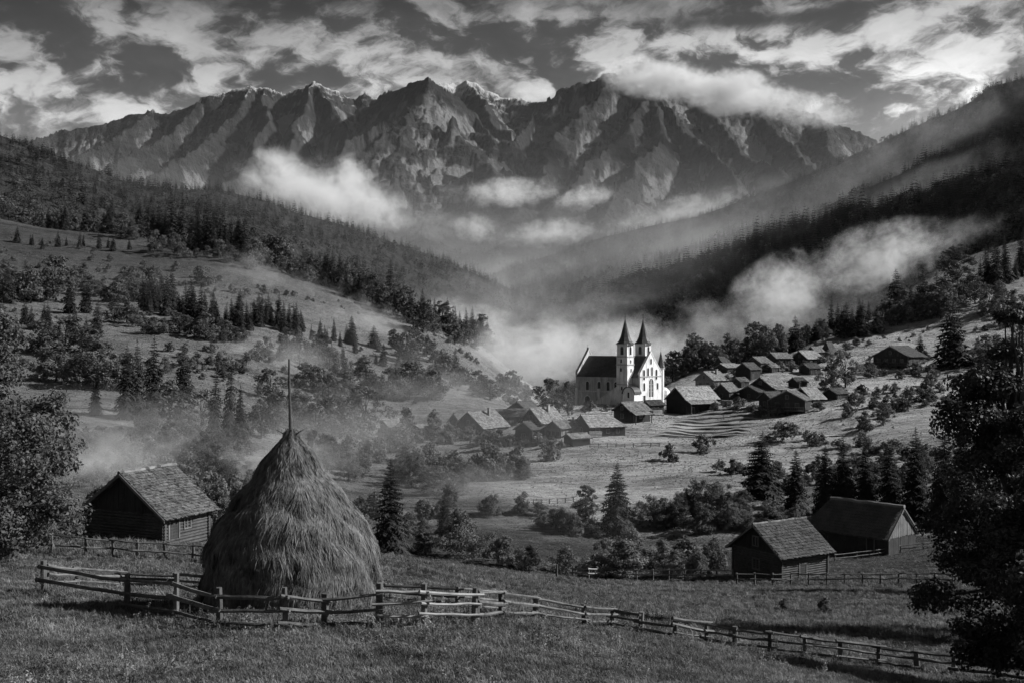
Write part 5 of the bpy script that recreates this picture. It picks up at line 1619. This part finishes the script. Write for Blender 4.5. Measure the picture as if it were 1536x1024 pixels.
def log_pile(label, px, py, ln=3.2, rows=4, rz=0.0):
    p = at(px, hit(px, py))
    o = empty('log_pile', p, rz)
    tag(o, label, 'log pile', 'log piles by the village houses')
    for r_ in range(rows):
        for c_ in range(rows + 2 - r_):
            b = MB(); y = (c_ - (rows + 1 - r_) / 2) * .42; z_ = .18 + r_ * .36; e = rnd.uniform(-.25, .25)
            b.tube([(-ln / 2 + e, y, z_), (ln / 2 + e, y, z_)], [.2 * rnd.uniform(.85, 1.1), .2 * rnd.uniform(.85, 1.05)], 7)
            b.build('log', M['rail_pale'], o)


for (px_, py_, rz_, lb_) in [(660, 655, .3, 'pale log pile left of the biggest village barn'), (757, 663, -.2, 'log pile between the big barn and the dark gabled shed'), (893, 655, .1, 'log pile at the end of the hipped longhouse'),
                             (985, 622, .4, 'log pile between the porch house and the large black barn'), (1090, 607, -.3, 'log pile below the small pale-roofed house'), (1213, 614, .2, 'log pile right of the balcony chalet'),
                             (1170, 551, .1, 'log pile below the tall dark house near the top'), (1376, 555, -.1, 'log pile at the right end of the lone chalet'), (810, 663, .3, 'log pile before the house with lit windows')]:
    log_pile(lb_, px_, py_, rz=rz_)


# ------------------------------------------------------------------ haystack
def haystack():
    D = 37.3
    base = at(437, D)
    pm = F / D
    t = empty('haystack', base)
    tag(t, 'tall shaggy haystack built round a bare pole, inside the rail fence', 'haystack')
    ytop = (CY - 648) / F * D - base.z
    prof = [(648, 6), (656, 12), (664, 20), (680, 32), (700, 44), (708, 46), (720, 57), (736, 71), (753, 84), (769, 95), (786, 106), (803, 114), (819, 119), (836, 122), (852, 125), (886, 126), (902, 124), (929, 117), (950, 112)]
    pz = np.array([(CY - y) / F * D - base.z for y, r in prof])[::-1]; pr = np.array([r / pm for y, r in prof])[::-1]
    H = pz[-1]
    nz, na = 150, 200
    z = np.linspace(-.3, H, nz); a = np.linspace(0, 2 * math.pi, na, endpoint=False)

    def rad(z_, a_):
        r = np.interp(z_, pz, pr)
        r = r * (1 + .045 * fbm(np.cos(a_) * 1.4 + 5, np.sin(a_) * 1.4 + z_ * .8, 3, 3))
        tier = (z_ * 1.05 + 1.1 * fbm(np.cos(a_) * 1.7, np.sin(a_) * 1.7 + z_ * .4, 6, 3)) % 1.0
        r = r + .055 * np.sin(tier * 6.2832) * np.clip(r / 1.2, .2, 1)
        r = r + .16 * fbm(np.cos(a_) * 5, np.sin(a_) * 5 + z_ * 1.5, 9, 4) * np.clip(r, .3, 1)
        return np.maximum(r, .05)
    Z_, A_ = np.meshgrid(z, a, indexing='ij')
    RR = rad(Z_, A_)
    V = np.stack([RR * np.cos(A_), RR * np.sin(A_), Z_], -1).reshape(-1, 3)
    i = np.arange(nz - 1)[:, None] * na; j = np.arange(na)[None, :]; j2 = (j + 1) % na
    Q = np.stack([i + j, i + j2, i + na + j2, i + na + j], -1).reshape(-1, 4)
    V[:, :2] *= .95
    # straws: bent tapering blades hanging down over the surface
    g = rng_(77)
    n = 130000
    zz = H * (1 - g.random(n) ** .75) * 1.02 + .02; aa = g.uniform(0, 6.2832, n)
    r0 = rad(zz, aa) - .03
    er = np.stack([np.cos(aa), np.sin(aa), 0 * aa], 1); ea = np.stack([-np.sin(aa), np.cos(aa), 0 * aa], 1)
    P0 = er * r0[:, None]; P0[:, 2] = zz
    Ls = g.uniform(.22, .75, n) * np.clip(r0 / 1.0, .45, 1)
    slope = np.gradient(pr, pz); sl = np.interp(zz, pz, slope)
    dn = np.stack([-sl, 0 * sl, -np.ones(n)], 1); dn /= np.linalg.norm(dn, axis=1)[:, None]
    down = er * (dn[:, :1] * -1 * -1) + np.array([0, 0, 1]) * dn[:, 2:3]
    comb = .9 * fbm(aa * 3, zz * 1.9, 12, 3)
    side = (comb + g.normal(0, .28, n))[:, None]
    dirv = down + ea * side + er * g.uniform(.02, .30, n)[:, None]
    dirv /= np.linalg.norm(dirv, axis=1)[:, None]
    P1 = P0 + dirv * (Ls * .55)[:, None] + er * .015
    d2 = dirv - er * .18 - np.array([0, 0, .25]); d2 /= np.linalg.norm(d2, axis=1)[:, None]
    P2_ = P1 + d2 * (Ls * .45)[:, None]
    wv = ea + er * g.normal(0, .4, n)[:, None]; wd = g.uniform(.004, .012, n)[:, None]
    SV = np.stack([P0 - wv * wd, P0 + wv * wd, P1 - wv * wd * .8, P1 + wv * wd * .8, P2_ - wv * wd * .15, P2_ + wv * wd * .15], 1).reshape(-1, 3)
    k = np.arange(n)[:, None] * 6 + len(V)
    SQ = np.concatenate([k + np.array([0, 1, 3, 2]), k + np.array([2, 3, 5, 4])], 0)
    link('hay', npmesh('hay', np.concatenate([V, SV]), np.concatenate([Q, SQ]), mats=[M['hay']], smooth=False), t)
    b = MB()
    zt = (CY - 538) / F * D - base.z
    b.tube([(-.03, 0, H - .6), (-.03, 0, H), (-.05, 0, H + .9), (-.07, .0, H + 1.7), (-.08, 0, zt)], [.06, .058, .05, .04, .028], 8, jit=.2)
    b.build('pole', M['bark'], t)
    for (x, z_, dx) in ((-.08, H - .02, -.42), (.05, H - .02, .42), (.1, H - .06, .25), (-.02, H, -.16)):
        b = MB(); b.tube([(x, -.08, z_ - .12), (x + dx * .5, -.14, z_ + .02), (x + dx, -.16, z_ + .12 + rnd.uniform(0, .06))], [.022, .018, .008], 5)
        b.build('stick', M['rail'], t)


haystack()


# ------------------------------------------------------------------ the big leafy trees close by, with leaves of their own
def big_tree(label, px, D, ytop, wpx, seed, leaves, leafm, mat, lobes=34, sub=16, z0=.1, twigs=260, nm='broadleaf_tree', cone=False):
    p = at(px, D)
    h = (CY - ytop) / F * D - p.z
    wr = (wpx / 2 / F * D) / h
    V, Q, C, SC = broad_crown(seed, leaves, leafm / h, lobes=lobes, w=wr, z0=z0, sub=sub, top=.97, flat=.6 if cone else .7, cone=cone)
    o = empty(nm, p, 0, (h, h, h))
    tag(o, label, 'tree')
    link('trunk', broad_trunk(C, r=.018, fork=.2, seed=seed, SC=SC, twigs=twigs), o)
    link('crown', npmesh('broadleaf_crown', V, Q, None, [mat]), o)
    return o


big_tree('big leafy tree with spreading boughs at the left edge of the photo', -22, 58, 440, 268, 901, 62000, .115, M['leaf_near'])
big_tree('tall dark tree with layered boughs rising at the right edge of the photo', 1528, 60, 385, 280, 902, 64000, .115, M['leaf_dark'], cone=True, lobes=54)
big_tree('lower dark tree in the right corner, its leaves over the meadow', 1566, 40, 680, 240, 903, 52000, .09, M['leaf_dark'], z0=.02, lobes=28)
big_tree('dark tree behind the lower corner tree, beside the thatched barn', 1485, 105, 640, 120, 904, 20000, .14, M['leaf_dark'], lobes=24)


# ------------------------------------------------------------------ grass on the near meadow
def tuft(seed, n, hgt, rad_, wd=.012, stalk=0):
    g = rng_(seed)
    V, Q = [], []
    for i in range(n):
        a = g.uniform(0, 6.28); r = rad_ * math.sqrt(g.random())
        p = np.array([r * math.cos(a), r * math.sin(a), -.03])
        b_ = g.uniform(0, 6.28); ln = g.uniform(.25, .95); o = np.array([math.cos(b_), math.sin(b_), 0]); s = np.array([-o[1], o[0], 0])
        h = hgt * g.uniform(.45, 1.1); w2 = wd * g.uniform(.6, 1.3)
        p1 = p + np.array([0, 0, h * .62]) + o * ln * h * .25; p2 = p + np.array([0, 0, h * (1 - .3 * ln)]) + o * ln * h * .8
        k = len(V)
        V += [p - s * w2, p + s * w2, p1 + s * w2 * .8, p1 - s * w2 * .8, p2 + s * w2 * .12, p2 - s * w2 * .12]
        Q += [(k, k + 1, k + 2, k + 3), (k + 3, k + 2, k + 4, k + 5)]
    return npmesh('grass_tuft', V, Q, None, [M['grass']])


def weed(seed):
    g = rng_(seed)
    V, Q = [], []
    for i in range(7):
        a = g.uniform(0, 6.28); hgt = g.uniform(.16, .42); o = np.array([math.cos(a), math.sin(a), 0]) * g.uniform(.03, .14)
        top = o * 1.9 + np.array([0, 0, hgt]); s = np.array([-o[1], o[0], 0]); s = s / np.linalg.norm(s) * .006
        k = len(V); V += [o - s, o + s, top + s, top - s]; Q.append((k, k + 1, k + 2, k + 3))
        m_ = 9; pts = o[None] + (top - o)[None] * g.uniform(.25, 1.05, m_)[:, None] + g.normal(0, .035, (m_, 3))
        lv, lq = diamonds(pts, g.normal(0, 1, (m_, 3)) + np.array([0, 0, .6]), .04, g, .4)
        k = len(V); V += [tuple(v) for v in lv]; Q += [tuple(q + k) for q in lq]
    return npmesh('weed_clump', V, Q, None, [M['grass']])


tufts = [tuft(1, 26, .30, .16), tuft(2, 30, .22, .2), tuft(3, 22, .33, .15), tuft(4, 34, .17, .24), tuft(5, 20, .36, .14, .010), tuft(6, 26, .26, .18)]
g = rng_(5)
n = 120000
px = g.uniform(-70, 1610, n); D = np.exp(g.uniform(math.log(21.5), math.log(130), n))
D = np.where(g.random(n) < .35, np.exp(g.uniform(math.log(21.5), math.log(48), n)), D)
x = (px - CX) / F * D
z = gz_px(px, D)
pat = fbm(x / 5, D / 5, 15, 4) * .5 + .5
scl = (.45 + .62 * pat) * (D / 30) ** .36 * g.uniform(.7, 1.25, n)
keep = ~((np.abs(x - at(437, 37.3).x) < 2.4) & (np.abs(D - 37.3) < 2.4))
scatter('grass', np.stack([x, D, z], -1)[keep], scl[keep], g.uniform(0, 6.28, n)[keep], tufts)
# the mower misses the grass round the posts
PP = np.repeat(np.array(POSTS), 9, 0); PP[:, :2] += g.normal(0, .22, (len(PP), 2)); PP[:, 2] = gz(PP[:, 0], PP[:, 1])
scatter('long_grass', PP, g.uniform(1.0, 2.0, len(PP)), g.uniform(0, 6.28, len(PP)), tufts[2:5])
nw = 5200
pxw = g.uniform(-70, 1610, nw); Dw = np.exp(g.uniform(math.log(21.5), math.log(95), nw)); xw = (pxw - CX) / F * Dw
okw = (fbm(xw / 7, Dw / 7, 19, 3) + g.normal(0, .15, nw) > .08)
scatter('weeds', np.stack([xw, Dw, gz_px(pxw, Dw)], -1)[okw], g.uniform(.6, 1.25, nw)[okw], g.uniform(0, 6.28, nw)[okw], [weed(1), weed(2), weed(3)])
# coarser tussocks give the farther meadows their nap
n = 110000
px = g.uniform(-40, 1580, n); D = np.exp(g.uniform(math.log(125), math.log(620), n))
x = (px - CX) / F * D
pat = fbm(x / 28, D / 28, 25, 4)
ok = (pat + g.normal(0, .3, n) > -.15)
scatter('meadow_grass', np.stack([x, D, gz_px(px, D)], -1)[ok], (.85 * (D / 200) ** .55 * g.uniform(.5, 1.4, n))[ok], g.uniform(0, 6.28, n)[ok], tufts[1:4])


# low scrub in patches over the hillsides
n = 9000
px = g.uniform(-40, 1580, n); D = np.exp(g.uniform(math.log(140), math.log(720), n))
x = (px - CX) / F * D
pat = fbm(x / 75, D / 26, 35, 4)
village = (px > 660) & (px < 1260) & (D > 235) & (D < 440)
cabins = (px > 1060) & (px < 1500) & (D < 190)
ok = (pat + g.normal(0, .05, n) > .17) & ~village & ~cabins
scatter('scrub', np.stack([x, D, gz_px(px, D) - .15], -1)[ok], (.6 + 3.6 * g.random(n) ** 2.2)[ok], g.uniform(0, 6.28, n)[ok], [e[0] for e in BUSH['mid']])


# ------------------------------------------------------------------ air: haze, valley mist, fog banks and low clouds
def volume_box(nm, a, b, dens, alb=.92, aniso=.15):
    m = bpy.data.materials.new(nm)
    m.use_nodes = True
    t = NT(m.node_tree)
    o = t.n('ShaderNodeOutputMaterial')
    v = t.n('ShaderNodeVolumePrincipled')
    v.inputs['Color'].default_value = (alb, alb, alb, 1)
    v.inputs['Density'].default_value = dens
    v.inputs['Anisotropy'].default_value = aniso
    t.put(o.inputs['Volume'], v.outputs[0])
    mb = MB(); mb.box(a, b)
    ob = mb.build(nm, m)
    tag(ob, kind='stuff')
    return ob


volume_box('haze', (-13000, -300, -121), (13000, 12500, 3300), 0.5e-5)
volume_box('valley_mist', (-12500, 1550, -120.5), (12500, 12000, 260), 1.2e-4)
volume_box('far_mist', (-12400, 2050, -120.2), (12400, 11900, 500), 0.45e-4)
volume_box('low_mist', (-420, 138, -70), (18, 900, -11), 0.5e-3)


def bank(nm, px, py, D, wpx, hpx, depth, dens, nscale=2.2, thr=.48, seed=0, tilt=0.0, stretch=(1, 1, 1), soft=.30, alb=.985):
    """a bank of fog or a low cloud: an ellipsoid of uneven vapour at its real place"""
    m = bpy.data.materials.new(nm)
    m.use_nodes = True
    t = NT(m.node_tree)
    o = t.n('ShaderNodeOutputMaterial')
    v = t.n('ShaderNodeVolumePrincipled')
    v.inputs['Color'].default_value = (alb, alb, alb, 1)
    v.inputs['Anisotropy'].default_value = 0.0
    p = t.n('ShaderNodeTexCoord').outputs['Object']
    iso = (wpx / hpx, depth / (hpx / F * D), 1.0)          # the billows are as wide as they are high
    wpv = t.n('ShaderNodeTexNoise'); t.put(wpv.inputs['Vector'], t.map(p, loc=(seed, 0, seed), scale=tuple(.5 + .5 * i_ for i_ in iso))); wpv.inputs['Scale'].default_value = 1.1; wpv.inputs['Detail'].default_value = 4
    wv = t.vm('MULTIPLY', t.vm('SUBTRACT', wpv.outputs['Color'], (.5, .5, .5)), (.9, .6, 1.5))
    r = t.vm('LENGTH', t.vm('ADD', p, wv))
    fall = t.m('MULTIPLY', t.rng(r, .10, .95, 1.0, 0.0), t.rng(t.vm('LENGTH', p), .74, 1.0, 1.0, 0.0, True))
    a = t.noise(t.map(p, loc=(seed * 3.7, seed * 1.3, seed * 2.1), scale=tuple(i_ ** .85 for i_ in iso)), nscale * .62, 7, .68, .6)
    a2 = t.noise(t.map(p, loc=(seed * 1.7, seed * 2.3, seed), scale=tuple(i_ ** .8 for i_ in iso)), nscale * 1.9, 5, .7, .8)
    a = t.m('ADD', t.m('MULTIPLY', a, .56), t.m('MULTIPLY', a2, .44))
    q = t.m('ADD', t.m('MULTIPLY', t.m('SUBTRACT', a, thr), 4.2), t.m('SUBTRACT', fall, .38))
    d = t.m('POWER', t.rng(q, 0.0, soft * 4.5, 0, 1), 1.5)
    d = t.m('MULTIPLY', d, t.rng(fall, 0, .35))
    t.put(v.inputs['Density'], t.m('MULTIPLY', d, dens / depth))
    t.put(o.inputs['Volume'], v.outputs[0])
    rx, rz = wpx / 2 / F * D, hpx / 2 / F * D
    mb = bpy.data.meshes.new(nm)
    b = MB(); b.lathe([(math.sin(math.pi * (i + .02) / 10.04), -math.cos(math.pi * (i + .02) / 10.04)) for i in range(11)], 20)
    ob = b.build(nm, m)
    ob.location = ((px - CX) / F * D, D, (CY - py) / F * D)
    ob.scale = (rx * 1.05, depth / 2, rz * 1.05)
    ob.rotation_euler = (0, tilt, 0)
    tag(ob, kind='stuff')
    return ob


# fog in the valley behind the church and rising along the dark right slope
bank('fog_bank', 800, 530, 620, 460, 150, 200, 13, 2.6, .48, 1, R(-4))
bank('fog_bank', 960, 530, 640, 420, 150, 200, 11, 2.8, .50, 2, R(-4))
bank('fog_bank', 1080, 500, 660, 260, 150, 160, 4.5, 3.0, .51, 23, R(-14))
bank('fog_bank', 1180, 440, 690, 260, 150, 150, 14, 3.2, .50, 3, R(-22))
bank('fog_bank', 1320, 385, 720, 330, 130, 150, 12, 3.2, .50, 4, R(-14))
bank('fog_bank', 1440, 350, 740, 180, 90, 130, 2.5, 2.8, .52, 24, R(-14))
bank('fog_bank', 890, 460, 900, 300, 80, 160, 2.5, 3.0, .52, 26, R(-14))
bank('fog_bank', 690, 490, 720, 320, 110, 140, 8, 2.8, .49, 5, R(14))
bank('fog_bank', 420, 440, 620, 340, 150, 110, 4.5, 3.0, .50, 6, R(14))
bank('fog_bank', 540, 490, 560, 260, 120, 100, 4.0, 3.0, .50, 25, R(14))
bank('fog_bank', 430, 540, 400, 300, 130, 80, 3.0, 2.8, .49, 7, R(8))
bank('fog_bank', 640, 590, 400, 360, 120, 100, 2.0, 2.6, .48, 8, R(6))
bank('fog_bank', 170, 690, 135, 320, 130, 34, 3.2, 2.2, .45, 9, 0)
bank('fog_bank', 420, 690, 190, 400, 130, 44, 2.2, 2.4, .47, 10, 0)
bank('fog_bank', 720, 730, 205, 360, 100, 36, 1.2, 2.4, .46, 16, 0)
# thin veils hanging over the whole valley and the left slopes
bank('fog_veil', 640, 570, 470, 660, 190, 160, 2.4, 2.2, .46, 41, R(10), soft=.5)
bank('fog_veil', 330, 480, 520, 520, 200, 120, 2.3, 2.2, .47, 42, R(16), soft=.5)
bank('fog_veil', 760, 460, 1000, 460, 150, 220, 3.0, 2.2, .45, 43, R(8), soft=.5)
bank('fog_veil', 500, 650, 260, 560, 150, 70, 2.4, 2.2, .45, 44, 0, soft=.5)
bank('fog_veil', 200, 640, 200, 420, 150, 60, 2.5, 2.2, .45, 45, 0, soft=.5)
bank('fog_veil', 960, 420, 1250, 700, 150, 300, 1.0, 2.2, .46, 46, R(-20), soft=.5)
bank('fog_veil', 1240, 470, 620, 380, 140, 130, 2.3, 2.2, .46, 47, R(-16), soft=.5)
# mist lying between one wooded ridge and the next
bank('fog_veil', 1340, 235, 2250, 640, 150, 260, 2.2, 2.2, .44, 71, R(-26), soft=.5)
bank('fog_veil', 1020, 345, 2600, 480, 130, 260, 2.2, 2.2, .44, 72, R(-20), soft=.5)
bank('fog_veil', 1340, 296, 1500, 560, 100, 160, 1.7, 2.2, .44, 73, R(-22), soft=.5)
bank('fog_veil', 1040, 385, 1950, 480, 100, 200, 2.0, 2.2, .44, 74, R(-20), soft=.5)
# low clouds under the mountains
bank('cloud', 480, 290, 3700, 330, 130, 600, 13, 2.6, .47, 51, R(14))
bank('cloud', 560, 310, 3600, 170, 90, 400, 8, 2.6, .48, 52, R(10))
bank('cloud', 527, 266, 3900, 70, 90, 300, 9, 2.4, .46, 53)
bank('cloud', 412, 243, 5600, 90, 64, 400, 6, 2.6, .47, 54)
bank('cloud', 757, 289, 4600, 210, 56, 350, 14, 3.0, .46, 55, R(-3), soft=.42)
bank('cloud', 876, 297, 4500, 130, 44, 300, 11, 3.0, .47, 56, R(-12), soft=.42)
bank('cloud', 715, 342, 3700, 110, 54, 250, 8, 3.0, .47, 57, R(6), soft=.42)
bank('cloud', 826, 350, 3700, 200, 54, 280, 10, 3.0, .47, 58, R(-6), soft=.42)
bank('cloud', 1020, 318, 3500, 300, 60, 300, 8, 3.0, .48, 59, R(-15), soft=.42)
bank('cloud', 640, 335, 3600, 260, 70, 300, 2.5, 2.6, .48, 60, R(6), soft=.5)
bank('cloud', 790, 415, 2900, 320, 110, 300, 3, 2.8, .48, 61, 0, soft=.5)
# the cloud bank that hides the crest of the right massif
bank('cloud', 985, 118, 6900, 220, 70, 700, 13, 2.6, .43, 31, R(4))
bank('cloud', 1090, 138, 6900, 260, 80, 700, 16, 2.8, .43, 32, R(8))
bank('cloud', 1210, 165, 6900, 200, 60, 700, 8, 2.8, .45, 33, R(10))
